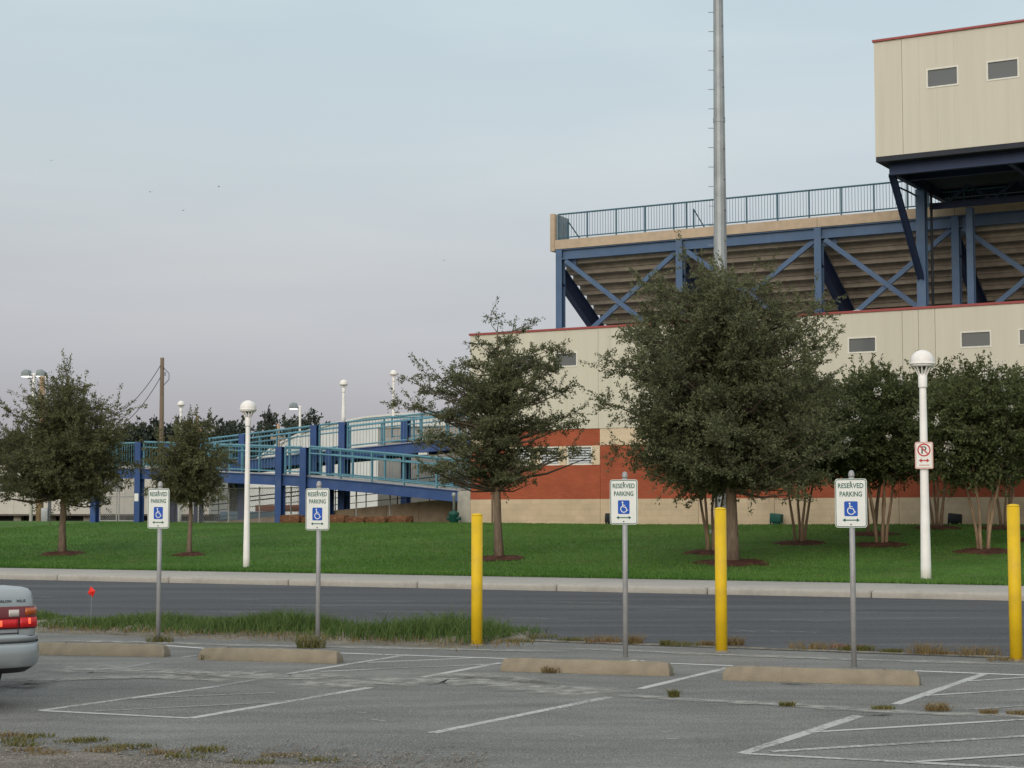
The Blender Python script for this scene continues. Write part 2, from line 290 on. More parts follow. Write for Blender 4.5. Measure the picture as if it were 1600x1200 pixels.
# ------------------------------------------------------------------ mesh helpers
def link(o, parent=None):
    col.objects.link(o)
    if parent: o.parent = parent
    return o
def tag(o, label=None, cat=None, group=None, kind=None):
    if label: o['label'] = label
    if cat: o['category'] = cat
    if group: o['group'] = group
    if kind: o['kind'] = kind
    return o
def empty(name, loc=(0, 0, 0), rz=0.0):
    o = bpy.data.objects.new(name, None); o.location = loc; o.rotation_euler = (0, 0, rz); o.empty_display_size = .2
    return link(o)
class MB:
    def __init__(s): s.v = []; s.f = []
    def add(s, vs, fs):
        k = len(s.v); s.v += [tuple(x) for x in vs]; s.f += [tuple(i + k for i in q) for q in fs]
        return s
    def box(s, x0, x1, y0, y1, z0, z1):
        return s.add([(x0, y0, z0), (x1, y0, z0), (x1, y1, z0), (x0, y1, z0), (x0, y0, z1), (x1, y0, z1), (x1, y1, z1), (x0, y1, z1)],
                     [(3, 2, 1, 0), (4, 5, 6, 7), (0, 1, 5, 4), (1, 2, 6, 5), (2, 3, 7, 6), (3, 0, 4, 7)])
    def bar(s, p, q, w, h, up=(0, 0, 1)):
        p, q = Vector(p), Vector(q); d = (q - p).normalized(); up = Vector(up)
        if abs(d.dot(up)) > .98: up = Vector((0, 1, 0))
        x = d.cross(up).normalized() * (w / 2); z = x.normalized().cross(d) * (h / 2)
        vs = [p - x - z, p + x - z, p + x + z, p - x + z, q - x - z, q + x - z, q + x + z, q - x + z]
        return s.add(vs, [(0, 1, 2, 3), (7, 6, 5, 4), (1, 0, 4, 5), (2, 1, 5, 6), (3, 2, 6, 7), (0, 3, 7, 4)])
    def ibeam(s, p, q, w, h, t=.03, up=(0, 0, 1)):
        p, q = Vector(p), Vector(q); d = (q - p).normalized(); upv = Vector(up)
        if abs(d.dot(upv)) > .98: upv = Vector((0, 1, 0))
        x = d.cross(upv).normalized(); z = x.cross(d)
        s.bar(p + z * (h / 2 - t / 2), q + z * (h / 2 - t / 2), w, t, up)
        s.bar(p - z * (h / 2 - t / 2), q - z * (h / 2 - t / 2), w, t, up)
        return s.bar(p, q, t, h - 2 * t, up)
    def tube(s, pts, rad, n=8, cap=True):
        pts = [Vector(p) for p in pts]; k = len(pts)
        if not hasattr(rad, '__len__'): rad = [rad] * k
        ring = []; ref = None
        for i, p in enumerate(pts):
            d = (pts[min(i + 1, k - 1)] - pts[max(i - 1, 0)]).normalized()
            if ref is None: ref = Vector((0, 0, 1)) if abs(d.z) < .9 else Vector((1, 0, 0))
            a = d.cross(ref).normalized(); b = d.cross(a).normalized(); ref = a.cross(d)
            ring.append([p + (a * math.cos(2 * math.pi * j / n) + b * math.sin(2 * math.pi * j / n)) * rad[i] for j in range(n)])
        vs = [v for r in ring for v in r]; fs = []
        for i in range(k - 1):
            for j in range(n):
                j2 = (j + 1) % n; fs.append((i * n + j2, i * n + j, (i + 1) * n + j, (i + 1) * n + j2))
        if cap: fs += [tuple(range(n)), tuple(range((k - 1) * n + n - 1, (k - 1) * n - 1, -1))]
        return s.add(vs, fs)
    def lathe(s, prof, n=20, c=(0, 0)):
        vs = []; fs = []; k = len(prof)
        for r, z in prof:
            for j in range(n):
                a = 2 * math.pi * j / n; vs.append((c[0] + r * math.cos(a), c[1] + r * math.sin(a), z))
        for i in range(k - 1):
            for j in range(n):
                j2 = (j + 1) % n; fs.append((i * n + j, i * n + j2, (i + 1) * n + j2, (i + 1) * n + j))
        fs += [tuple(range(n - 1, -1, -1)), tuple(range((k - 1) * n, k * n))]
        return s.add(vs, fs)
    def prism(s, poly, y0, y1):           # polygon in x,z pushed along y
        k = len(poly)
        vs = [(x, y0, z) for x, z in poly] + [(x, y1, z) for x, z in poly]
        return s.add(vs, [tuple(range(k)), tuple(range(2 * k - 1, k - 1, -1))] + [((i + 1) % k, i, i + k, (i + 1) % k + k) for i in range(k)])
    def build(s, name, m, parent=None, smooth=False, bevel=0.0, seg=2):
        me = bpy.data.meshes.new(name); me.from_pydata(s.v, [], s.f); me.update()
        bm = bmesh.new(); bm.from_mesh(me); bmesh.ops.recalc_face_normals(bm, faces=bm.faces); bm.to_mesh(me); bm.free()
        me.materials.append(M[m])
        if smooth: me.polygons.foreach_set('use_smooth', [True] * len(me.polygons))
        o = bpy.data.objects.new(name, me); link(o, parent)
        if bevel:
            b = o.modifiers.new('bevel', 'BEVEL'); b.width = bevel; b.segments = seg; b.limit_method = 'ANGLE'
            me.polygons.foreach_set('use_smooth', [True] * len(me.polygons))
        return o
def box_part(name, m, parent, x0, x1, y0, y1, z0, z1, bevel=0.0):
    return MB().box(x0, x1, y0, y1, z0, z1).build(name, m, parent, bevel=bevel)
def np_mesh(name, V, Fq, m, parent=None, rnd=None):
    V = np.asarray(V, dtype=np.float32); Fq = np.asarray(Fq, dtype=np.int32)
    me = bpy.data.meshes.new(name); k = Fq.shape[1]
    me.vertices.add(len(V)); me.vertices.foreach_set('co', V.ravel())
    me.loops.add(Fq.size); me.loops.foreach_set('vertex_index', Fq.ravel())
    me.polygons.add(len(Fq)); me.polygons.foreach_set('loop_start', np.arange(0, Fq.size, k, dtype=np.int32))
    me.update(calc_edges=True); me.validate()
    if rnd is not None:
        at = me.attributes.new('rnd', 'FLOAT', 'POINT'); at.data.foreach_set('value', np.asarray(rnd, dtype=np.float32))
    me.materials.append(M[m])
    return link(bpy.data.objects.new(name, me), parent)
def copy_tree(o, parent=None):
    c = o.copy(); col.objects.link(c); c.parent = parent
    for ch in list(o.children): copy_tree(ch, c)
    return c
def text_part(s, w, h, name, m, parent, x, z, y, bold=.0):
    cu = bpy.data.curves.new(name, 'FONT'); cu.body = s; cu.align_x = 'CENTER'; cu.size = 1; cu.offset = bold; cu.resolution_u = 3; cu.fill_mode = 'FRONT'
    t = bpy.data.objects.new('tmp', cu); col.objects.link(t); bpy.context.view_layer.update()
    me = bpy.data.meshes.new_from_object(t.evaluated_get(bpy.context.evaluated_depsgraph_get()))
    bpy.data.objects.remove(t); bpy.data.curves.remove(cu)
    co = np.empty(len(me.vertices) * 3, dtype=np.float32); me.vertices.foreach_get('co', co); co = co.reshape(-1, 3)
    mn, mxx = co.min(0), co.max(0)
    X = (co[:, 0] - (mn[0] + mxx[0]) / 2) / (mxx[0] - mn[0]) * w + x
    Z = (co[:, 1] - (mn[1] + mxx[1]) / 2) / (mxx[1] - mn[1]) * h + z
    me.vertices.foreach_set('co', np.stack([X, np.full_like(X, y), Z], 1).astype(np.float32).ravel()); me.update()
    me.materials.clear(); me.materials.append(M[m]); me.name = name
    return link(bpy.data.objects.new(name, me), parent)
def stroke(pts, w, y0, y1, closed=False):
    mb = MB(); n = len(pts)
    L, Rr = [], []
    for i, (x, z) in enumerate(pts):
        a = pts[(i - 1) % n] if (closed or i > 0) else pts[i]; b = pts[(i + 1) % n] if (closed or i < n - 1) else pts[i]
        dx, dz = b[0] - a[0], b[1] - a[1]; d = math.hypot(dx, dz) or 1
        L.append((x - dz / d * w / 2, z + dx / d * w / 2)); Rr.append((x + dz / d * w / 2, z - dx / d * w / 2))
    for i in range(n if closed else n - 1):
        j = (i + 1) % n
        mb.prism([L[i], L[j], Rr[j], Rr[i]], y0, y1)
    return mb
def merge(*mbs):
    o = MB()
    for m in mbs: o.add(m.v, m.f)
    return o
def round_rect(w, h, r, x=0, z=0, n=5):
    p = []
    for cx, cz, a0 in ((w / 2 - r, h / 2 - r, 0), (-w / 2 + r, h / 2 - r, 90), (-w / 2 + r, -h / 2 + r, 180), (w / 2 - r, -h / 2 + r, 270)):
        for i in range(n + 1):
            a = R(a0 + 90 * i / n); p.append((x + cx + r * math.cos(a), z + cz + r * math.sin(a)))
    return p
def arc(cx, cz, r, a0, a1, n=16): return [(cx + r * math.cos(R(a0 + (a1 - a0) * i / n)), cz + r * math.sin(R(a0 + (a1 - a0) * i / n))) for i in range(n + 1)]

# ------------------------------------------------------------------ ground, road, pavement
def strip(name, m, s0, s1, ts, zf, kind='structure', ds=6.0, z_add=0.0):
    mb = MB(); S = [s0 + (s1 - s0) * i / max(1, int((s1 - s0) / ds)) for i in range(int((s1 - s0) / ds) + 1)]
    for t in ts:
        for s in S: mb.v.append(tuple(site(s, t, zf(t) + z_add)))
    k = len(S)
    for i in range(len(ts) - 1):
        for j in range(k - 1): mb.f.append((i * k + j, i * k + j + 1, (i + 1) * k + j + 1, (i + 1) * k + j))
    return tag(mb.build(name, m), kind=kind)
g = MB(); g.add([(-900, -300, -.02), (900, -300, -.02), (900, 60, -.02), (-900, 60, -.02)], [(0, 1, 2, 3)])
tag(g.build('ground', 'gravel'), kind='structure')
lot = MB()
lot.add([tuple(site(s, t, 0)) for s, t in ((-70, -30), (60, -30), (60, 18.35), (-70, 18.35))], [(0, 1, 2, 3)])
lot = tag(lot.build('parking_lot', 'lot'), kind='structure')
road = tag(MB().add([tuple(site(s, t, .004)) for s, t in ((-400, 18.2), (300, 18.2), (300, 30.4), (-400, 30.4))], [(0, 1, 2, 3)]).build('road', 'road'), kind='structure')
wk = empty('sidewalk', site(0, 0), -TH); wk['kind'] = 'structure'
sl = -140.0
slab = MB().box(0, 2.985, T_KERB + .16, T_LAWN, -.05, Z_WALK).build('slab', 'walk', wk, bevel=.012)
kerb = MB().box(0, 2.992, T_KERB, T_KERB + .155, -.05, Z_WALK).build('kerb', 'walk', wk, bevel=.05, seg=3)
slab.location.x = sl; kerb.location.x = sl
for i in range(1, 72):
    for src in (slab, kerb):
        c = src.copy(); col.objects.link(c); c.location.x = sl + 3.0 * i
ts = [T_LAWN - .03] + [T_LAWN + .03 + (T_TOP - T_LAWN) * i / 14 for i in range(15)] + [T_TOP + 12, 80, 120, 300, 900, 3000]
lawn = strip('lawn', 'grass_ground', -240, 180, ts[:16] + [66], lambda t: max(.02, lawn_h(t) + .012))
strip('terrain', 'far_ground', -2400, 2400, [66, 80, 120, 300, 900, 3500], lambda t: Z_TOP + .012, ds=200)
for v in lawn.data.vertices:              # gentle unevenness of the turf
    s_, t_ = to_site(v.co)
    if t_ > T_LAWN + .1: v.co.z += .02 * math.sin(s_ * .33 + t_ * .21)

def line(p, q, w=.10, m='line', z=.004, name='painted_line', parent=None):
    a, b = at_z(*p, z), at_z(*q, z); d = (b - a).normalized(); x = Vector((-d.y, d.x, 0)) * w / 2
    n = max(1, int((b - a).length / .5)); vs = []
    for i in range(n + 1):
        c = a.lerp(b, i / n); k = x * random.uniform(.82, 1.12)
        vs += [c - k, c + k]
    return MB().add(vs, [(2 * i, 2 * i + 1, 2 * i + 3, 2 * i + 2) for i in range(n)]).build(name, m, parent or lot)
Z1, Z2 = .0016, .0030
for p, q, w, m, z in [
    ((63, 1110), (340, 1072), .10, 'line', Z1), ((340, 1072), (451, 1052.5), .09, 'line_faint', Z1), ((451, 1052.5), (635, 1023), .10, 'line', Z1),
    ((63, 1110), (297, 1122), .09, 'line', Z2), ((297, 1122), (578, 1074), .10, 'line', Z1), ((660, 1058), (782, 1035.5), .10, 'line', Z1),
    ((150, 1111), (448, 1096), .06, 'line_faint', Z2), ((190, 1092), (430, 1082), .06, 'line_faint', Z2),
    ((508, 1019.5), (795, 1029), .09, 'line_new', Z2), ((575, 1035), (745, 1027.5), .07, 'line', Z1), ((500, 1049), (782, 1037), .08, 'line', Z2),
    ((675, 1145), (952, 1089), .10, 'line', Z1), ((1000, 1076), (1138, 1043), .10, 'line', Z1),
    ((253, 1008), (322, 1013), .09, 'line_new', Z1), ((1036, 1036), (1145, 1040), .09, 'line_new', Z2), ((985, 1031.5), (1006, 1032.5), .12, 'line_new', Z1),
    ((1428, 1048), (1660, 1057), .10, 'line_new', Z2), ((180, 1045), (306, 1023.5), .09, 'line_faint', Z1), ((0, 1062), (180, 1045), .08, 'line_faint', Z1),
    ((1160, 1177), (1342, 1118), .11, 'line', Z1), ((1400, 1100), (1537, 1053), .11, 'line', Z1), ((1160, 1177), (1700, 1205), .10, 'line', Z2),
    ((1263, 1144), (1680, 1119), .09, 'line', Z2), ((1205, 1174), (1680, 1145), .09, 'line', Z2), ((1438, 1087), (1680, 1072), .09, 'line', Z2),
    ((1512, 1064), (1680, 1053), .08, 'line', Z2), ((1520, 1108), (1680, 1097), .08, 'line_faint', Z2), ((1415, 1191), (1700, 1172), .09, 'line', .0044),
    ((460, 1126), (476, 1127.5), .06, 'line_faint', Z1), ((558, 1113), (572, 1113.5), .06, 'line_faint', Z1), ((580, 1123.5), (604, 1127), .06, 'line_faint', Z1),
    ((520, 1110), (562, 1108), .04, 'line_faint', Z1), ((887, 1146), (915, 1151), .05, 'line_faint', Z1), ((1030, 1143), (1052, 1142), .05, 'line_faint', Z1),
    ((1042, 1154), (1058, 1154), .05, 'line_faint', Z1), ((330, 1012.5), (420, 1016), .06, 'line_faint', Z1), ((55, 1004), (72, 1005), .08, 'line', Z1)]:
    line(p, q, w * .82, m, z)
# pale dusty seams and cracks: soft edged ribbons
def ribbon(name, m, parent, pts, w, z=.0055, sub=8, wob=.05):
    P = [at_z(x, y, z) for x, y in pts]; Q = []
    for i in range(len(P) - 1):
        for j in range(sub): Q.append(P[i].lerp(P[i + 1], j / sub))
    Q.append(P[-1]); V = []; A = []; n = len(Q)
    for i, c in enumerate(Q):
        d = (Q[min(i + 1, n - 1)] - Q[max(i - 1, 0)]).normalized(); x = Vector((-d.y, d.x, 0))
        c = c + x * random.uniform(-wob, wob) * (w if w > .3 else .6); k = w / 2 * random.uniform(.6, 1.3); e = min(1, i / 4, (n - 1 - i) / 4)
        for u, a in ((-1, 0), (-.45, .9), (.45, .9), (1, 0)): V.append(tuple(c + x * k * u)); A.append(a * e)
    Fq = [(4 * i + j, 4 * i + j + 1, 4 * i + j + 5, 4 * i + j + 4) for i in range(n - 1) for j in range(3)]
    return np_mesh(name, V, Fq, m, parent, A)
for pts, w in (([(930, 1082), (1050, 1091), (1230, 1101), (1400, 1112), (1600, 1119), (1700, 1123)], .30), ([(420, 1074), (560, 1066), (700, 1062), (800, 1068), (880, 1078), (970, 1086)], .9),
               ([(40, 1046), (170, 1045), (330, 1052), (450, 1058), (560, 1052)], .8), ([(-20, 1066), (120, 1060), (260, 1056), (400, 1066)], .5), ([(640, 1052), (780, 1058), (900, 1072)], .5),
               ([(60, 1000), (250, 1004), (420, 1009), (600, 1012), (780, 1016), (900, 1018)], .35), ([(840, 1012), (1000, 1017), (1150, 1024), (1400, 1032), (1650, 1040)], .30)):
    ribbon('dusty_seam', 'dust', lot, pts, w)
ribbon('stain_and_shade', 'stain', lot, [(1215, 1068), (1245, 1069), (1275, 1069)], .22)
ribbon('stain_and_shade', 'stain', lot, [(1340, 1117), (1370, 1117.5), (1400, 1116)], .12)
ribbon('stain_and_shade', 'stain', lot, [(-40, 1062), (20, 1072), (80, 1072)], 1.2)  # shadow of the sedan, painted dark onto the asphalt
for x0, x1, y in ((915, 968, 1001.5), (1293, 1353, 1008.5)): ribbon('spray_mark', 'redpaint', road, [(x0, y), (x1, y + 1.5)], .5, .008, 16)
for x0, x1, y in ((1020, 1110, 947.5), (985, 1090, 952), (40, 90, 931), (360, 410, 935), (500, 660, 938), (1230, 1390, 955), (400, 540, 945), (1180, 1330, 968), (560, 760, 955), (760, 900, 965), (1100, 1300, 985), (300, 500, 955), (820, 1000, 940)):
    ribbon('road_scuff', 'roadscuff', road, [(x0, y), ((x0 + x1) / 2, y + 1.4), (x1, y + 3)], random.uniform(.3, .8), .007, 10)

# ragged sandy lip along the lot edge, verge bank and gravel corner
def patch(name, m, outline, z, zc=None):
    mb = MB(); n = len(outline); c = Vector((sum(p.x for p in outline) / n, sum(p.y for p in outline) / n, z if zc is None else zc))
    ins = [c.lerp(p, .6) for p in outline]
    for p in ins: p.z = z if zc is None else z + (zc - z) * .8
    outline = [Vector((p.x, p.y, -.003)) for p in outline]
    mb.add([tuple(c)] + [tuple(p) for p in ins] + [tuple(p) for p in outline],
           [(0, 1 + i, 1 + (i + 1) % n) for i in range(n)] + [(1 + i, 1 + n + i, 1 + n + (i + 1) % n, 1 + (i + 1) % n) for i in range(n)])
    return tag(mb.build(name, m), kind='structure')
def ragged(sa, sb, ta, tb, z, n=60, amp=.12):
    o = []
    for i in range(n): o.append(site(sa + (sb - sa) * i / n, ta + random.uniform(-amp, amp), z))
    for i in range(n): o.append(site(sb + (sa - sb) * i / n, tb + random.uniform(-amp, amp), z))
    return o
def strip_patch(name, m, sa, sb, ta, tb, z, n=80, amp=.1, zc=None):
    mb = MB(); vs = []
    for i in range(n + 1):
        s = sa + (sb - sa) * i / n; e = 1.0 if 0 < i < n else .1
        lo = ta + random.uniform(-amp, amp); hi = tb + random.uniform(-amp, amp); mid = (lo + hi) / 2
        lo = mid + (lo - mid) * e; hi = mid + (hi - mid) * e
        zz = z if zc is None else zc + random.uniform(-.02, .02)
        e2 = -.004; vs += [site(s, lo, e2), site(s, lo + (hi - lo) * .3, zz if 0 < i < n else e2), site(s, lo + (hi - lo) * .7, zz if 0 < i < n else e2), site(s, hi, e2)]
    fs = []
    for i in range(n):
        for j in range(3): fs.append((4 * i + j, 4 * (i + 1) + j, 4 * (i + 1) + j + 1, 4 * i + j + 1))
    return tag(mb.add(vs, fs).build(name, m), kind='structure')
strip_patch('dirt_lip', 'dirt', -9.6, 20, 18.25, 18.42, .012, 160, .07)
strip_patch('verge_bank', 'dirt', -30, -8.9, 17.25, 19.3, .013, 120, .16, .06)
strip_patch('sand_edge', 'dirt', -30, -8.9, 16.85, 17.35, .009, 120, .12)
gz_ = [at_z(x, y, .012) for x, y in ((-200, 1172), (-60, 1160), (30, 1157), (110, 1168), (200, 1174), (290, 1181), (400, 1186), (520, 1190), (640, 1194), (760, 1200), (860, 1206), (900, 1250), (500, 1400), (-300, 1400))]
patch('gravel_corner', 'gravel', gz_, .012)

# ------------------------------------------------------------------ grass, stones, weeds
def blades(name, base, h, w, m, parent=None, lean=.35, seg=1, seed=0):
    g = np.random.default_rng(seed); n = len(base); base = np.asarray(base)
    az = g.uniform(0, 2 * np.pi, n); hh = np.asarray(h) * g.uniform(.55, 1.2, n); ln = g.uniform(.05, 1, n) * lean * hh
    fa = g.uniform(0, 2 * np.pi, n); side = np.stack([np.cos(fa), np.sin(fa), np.zeros(n)], 1) * (w / 2)
    lv = np.stack([np.cos(az), np.sin(az), np.zeros(n)], 1) * ln[:, None]; up = np.zeros((n, 3)); up[:, 2] = 1
    r = g.uniform(0, 1, n)
    if seg == 1:
        X_, Y_ = base[:, 0], base[:, 1]; r = np.clip(.42 + .22 * np.sin(X_ * .9 + np.sin(Y_ * .5) * 1.7) * np.sin(Y_ * .62 + X_ * .21) + .16 * np.sin(X_ * .23 + 2 + Y_ * .11) + g.normal(0, .2, n), 0, 1)
        V = np.stack([base - side, base + side, base + lv + up * hh[:, None]], 1).reshape(-1, 3)
        return np_mesh(name, V, np.arange(3 * n).reshape(-1, 3), m, parent, np.repeat(r, 3))
    mid = base + lv * .35 + up * (hh * .6)[:, None]; tip = base + lv * 1.3 + up * hh[:, None]
    V = np.stack([base - side, base + side, mid + side * .7, mid - side * .7, tip + side * .08, tip - side * .08], 1).reshape(-1, 3)
    i = np.arange(n) * 6
    Fq = np.concatenate([np.stack([i, i + 1, i + 2, i + 3], 1), np.stack([i + 3, i + 2, i + 4, i + 5], 1)])
    return np_mesh(name, V, Fq, m, parent, np.repeat(r, 6))
def site_np(s, t, z): return np.stack([s * CS + t * SN, -s * SN + t * CS, z], 1)
lh = np.vectorize(lawn_h)
n = 210000
s_ = rng.uniform(-46, 14, n); t_ = T_LAWN + .02 + (T_TOP + 4 - T_LAWN) * rng.uniform(0, 1, n) ** 1.5
tag(blades('lawn_grass', site_np(s_, t_, lh(t_) + .02 * np.sin(s_ * .33 + t_ * .21)), .055, .030, 'blade', seed=3), 'short mown green grass covering the lawn', 'grass', kind='stuff')
n = 16000
s_ = rng.uniform(-46, 14, n); t_ = T_LAWN - .06 + rng.uniform(0, .3, n)
tag(blades('lawn_edge_grass', site_np(s_, t_, np.full(n, Z_WALK + .002)), .09, .02, 'blade', seed=4), 'uneven grass edge along the concrete sidewalk', 'grass', kind='stuff')
# verge of longer grass
n = 70000
s_ = rng.uniform(-26, -9.0, n); t_ = rng.normal(18.2, .5, n); t_ = np.clip(t_, 17.3, 19.35)
clump = .5 + .5 * np.sin(s_ * 2.1 + np.sin(t_ * 3)) * np.sin(s_ * .77 + 1.0)
tall = np.interp(s_, [-26, -16, -13.5, -11.8, -10.5, -9.6, -8.7], [.10, .10, .10, .15, .22, .18, .04]) * (.35 + 1.15 * clump) * rng.uniform(.6, 1.25, n)
keep = rng.uniform(0, 1, n) < (.25 + .75 * clump) * np.interp(t_, [17.3, 17.6, 18.0, 19, 19.35], [.25, .75, 1, 1, .4])
s_, t_, tall = s_[keep], t_[keep], tall[keep]
tag(blades('verge_grass', site_np(s_, t_, np.full(len(s_), .02) + .035 * np.exp(-((t_ - 18.3) / .6) ** 2)), tall, .012, 'blade_tall', lean=.8, seg=2, seed=5), 'shaggy uncut grass verge between parking lot and road', 'grass', kind='stuff')
n = 2200
s_ = rng.uniform(-26, -8.5, n); t_ = rng.normal(17.5, .25, n)
tag(blades('verge_straw', site_np(s_, t_, np.full(n, .01)), .07, .012, 'blade_dry', lean=1.2, seg=2, seed=6), 'dry straw coloured grass along the sandy edge of the verge', 'grass', kind='stuff')
# weed tufts, each growing from a crack or joint
def tuft(px, py, h, spread, m, n, z=.0, seed=0):
    c = at_z(px, py, z); g = np.random.default_rng(seed + 100)
    b = np.stack([np.clip(g.normal(0, spread, n), -1.6 * spread, 1.6 * spread), np.clip(g.normal(0, spread * .6, n), -spread, spread), np.zeros(n)], 1)
    o = blades('weed_tuft', b, h * .85, .007, m, None, 1.4, 2, seed + 200); o.location = c
    return o
TUFT = [  # px, py, height, spread, material, blades, label
    (250, 1003, .10, .09, 'blade_mix', 90, 'yellow green weeds round the sign post by the sedan and its wheel stop', None),
    (486, 1012, .17, .09, 'blade_mix', 130, 'bushy yellow green weeds at the foot of the sign post in the long grass', None),
    (328, 1030, .07, .05, 'blade_mix', 50, 'green weed growing against the end of a wheel stop', None),
    (860, 1051, .07, .05, 'blade_dry', 60, 'dry brown weed against the face of a wheel stop', None)]
for i, (x, y, h, w) in enumerate([(1053, 1089, .07, .025), (1230, 1103, .04, .035), (1380, 1108, .035, .05), (1465, 1110, .07, .05), (1545, 1115, .04, .035), (1592, 1116, .035, .05)]):
    TUFT.append((x, y, h, w, ('blade_mix', 'blade_mix', 'blade_mix', 'blade_dry', 'blade_dry', 'blade_dry')[i], 90, 'small weed tuft growing from the pale crack across the asphalt', 'weed tufts in the asphalt crack'))
for i, (x, y, h, w) in enumerate([(835, 997, .06, .16), (808, 1003, .05, .12), (895, 1001, .05, .10), (942, 1004, .10, .12), (990, 1006, .12, .06), (1043, 1008, .07, .05), (1068, 1009, .06, .12), (1105, 1009, .07, .06), (1145, 1008, .12, .07), (1272, 1014, .10, .16), (1330, 1017, .08, .08), (1347, 1016, .07, .08), (1393, 1019, .05, .07), (1447, 1022, .14, .12), (1532, 1024, .12, .14), (1478, 1023, .05, .07), (1575, 1032, .05, .12)]):
    TUFT.append((x, y, h, w, ('blade_mix', 'blade_dry')[int(i in (3, 4, 7, 8, 9, 13, 14, 15, 16))], 110, 'low weed tuft along the ragged edge of the lot beside the road', 'weed tufts along the road edge'))
for i, (x, y) in enumerate([(25, 1158), (12, 1150), (55, 1152), (35, 1165), (50, 1175), (118, 1160), (140, 1158), (160, 1175), (180, 1170), (215, 1168), (250, 1178), (325, 1175), (320, 1172), (440, 1182), (500, 1190), (395, 1194), (75, 1180), (290, 1184)]):
    TUFT.append((x, y, .035, .07, ('blade_mix', 'blade_dry')[i % 3 == 1], 60, 'thin dry grass tuft in the gravel corner of the lot', 'grass tufts in the gravel'))
for i, (x, y, h, w, m, k, lab, grp) in enumerate(TUFT):
    tag(tuft(x, y, h, w, m, int(k * 1.8), .004, i), lab, 'weed', grp)
# loose stones of the gravel corner
n = 5200
gp = np.array([tuple(at_z(x, y, .012)) for x, y in zip(rng.uniform(-80, 760, n), 1200 + 20 - 70 * rng.uniform(0, 1, n) ** 1.7)])
ok = np.array([p[1] < 11.25 - .16 * (p[0] + 3.2) + rng.normal(0, .22) for p in gp]); gp = gp[ok]; n = len(gp)
octa = np.array([(1, 0, 0), (0, 1, 0), (-1, 0, 0), (0, -1, 0), (0, 0, .7), (0, 0, -.4)]); of = np.array([(0, 1, 4), (1, 2, 4), (2, 3, 4), (3, 0, 4), (1, 0, 5), (2, 1, 5), (3, 2, 5), (0, 3, 5)])
sz = rng.uniform(.004, .014, n); an = rng.uniform(0, 6.28, n)
rot = np.stack([np.stack([np.cos(an), -np.sin(an), 0 * an], 1), np.stack([np.sin(an), np.cos(an), 0 * an], 1), np.stack([0 * an, 0 * an, 1 + 0 * an], 1)], 1)
jit = octa[None] * rng.uniform(.6, 1.3, (n, 6, 1)) * sz[:, None, None]
V = np.einsum('nij,nkj->nki', rot, jit) + gp[:, None, :]
Fq = (of[None] + (np.arange(n) * 6)[:, None, None]).reshape(-1, 3)
tag(np_mesh('loose_stones', V.reshape(-1, 3), Fq, 'stone'), 'loose grey stones scattered over the gravel corner of the lot', 'stones', kind='stuff')

# ------------------------------------------------------------------ concourse building (local x along the front, y away from the camera)
ZB = 1.0
LEN = 27.0
cb = tag(empty('concourse_building', bld(0, 0, 0), -TB), 'long two storey concourse building of cream panels over red brick and tan block', 'building')
box_part('core', 'cream', cb, .05, LEN, .20, 11.5, ZB, 8.02)
WIN_UP = [(1.81, 2.67), (3.58, 4.5), (14.68, 15.63), (18.44, 19.40), (20.29, 21.25), (7.4, 8.3), (11.1, 12.05), (24, 24.95)]
# tan block base, red brick, cream masonry
base_edges = [0, .96, 5.4, 9.2, 12.0, 16.3, 20.6, LEN]
for i in range(len(base_edges) - 1):
    box_part('block_panel', 'block', cb, base_edges[i] + (.012 if i else 0), base_edges[i + 1], 0, .195, ZB, 1.98)
    box_part('brick_panel', 'brick', cb, base_edges[i] + (.012 if i else 0), base_edges[i + 1], .012, .195, 1.984, 3.20)
box_part('downpipe', 'wood', cb, .93, .99, -.05, .0, ZB, 3.9)
def brick_above(x0, x1, z0, z1, m='brick', y=.012): box_part('brick_panel' if m == 'brick' else 'masonry_panel', m, cb, x0, x1, y, .195, z0, z1)
brick_above(0, 1.5, 3.203, 3.89); brick_above(0, 1.1, 3.893, 4.497, 'creamblock', .006); brick_above(1.104, 5.4, 3.893, 4.497)
brick_above(5.404, 7.2, 3.203, 3.89); brick_above(5.404, LEN, 3.893, 4.497, 'creamblock', .006)
brick_above(11.5, LEN, 3.203, 3.89)
def louvre_band(x0, x1, wins):
    xs = [x0]
    for a, b in wins: xs += [a, b]
    xs.append(x1)
    for i in range(0, len(xs), 2):
        box_part('masonry_panel', 'creamblock', cb, xs[i] + .003, xs[i + 1] - .003, .0, .195, 3.203, 3.89)
    for a, b in wins:
        w = MB(); t = .06
        w.box(a, b, .03, .16, 3.203, 3.203 + t).box(a, b, .03, .16, 3.89 - t, 3.89).box(a, a + t, .03, .16, 3.203 + t, 3.89 - t).box(b - t, b, .03, .16, 3.203 + t, 3.89 - t)
        w = w.build('louvre_window', 'winframe', cb)
        box_part('backing', 'trailerdark', w, a + t, b - t, .13, .18, 3.203 + t, 3.89 - t)
        for k in range(6):
            z = 3.203 + t + .05 + k * .09
            MB().add([(a + t, .06, z - .03), (b - t, .06, z - .03), (b - t, .12, z + .03), (a + t, .12, z + .03), (a + t, .07, z - .035), (b - t, .07, z - .035), (b - t, .13, z + .025), (a + t, .13, z + .025)],
                     [(0, 1, 2, 3), (7, 6, 5, 4), (0, 4, 5, 1), (1, 5, 6, 2), (2, 6, 7, 3), (3, 7, 4, 0)]).build('slat', 'louvre', w)
louvre_band(1.5, 5.4, [(1.9, 2.55), (2.95, 3.75), (4.05, 5.09)])
louvre_band(7.2, 11.5, [(7.6, 8.4), (8.8, 9.6), (10.0, 11.0)])
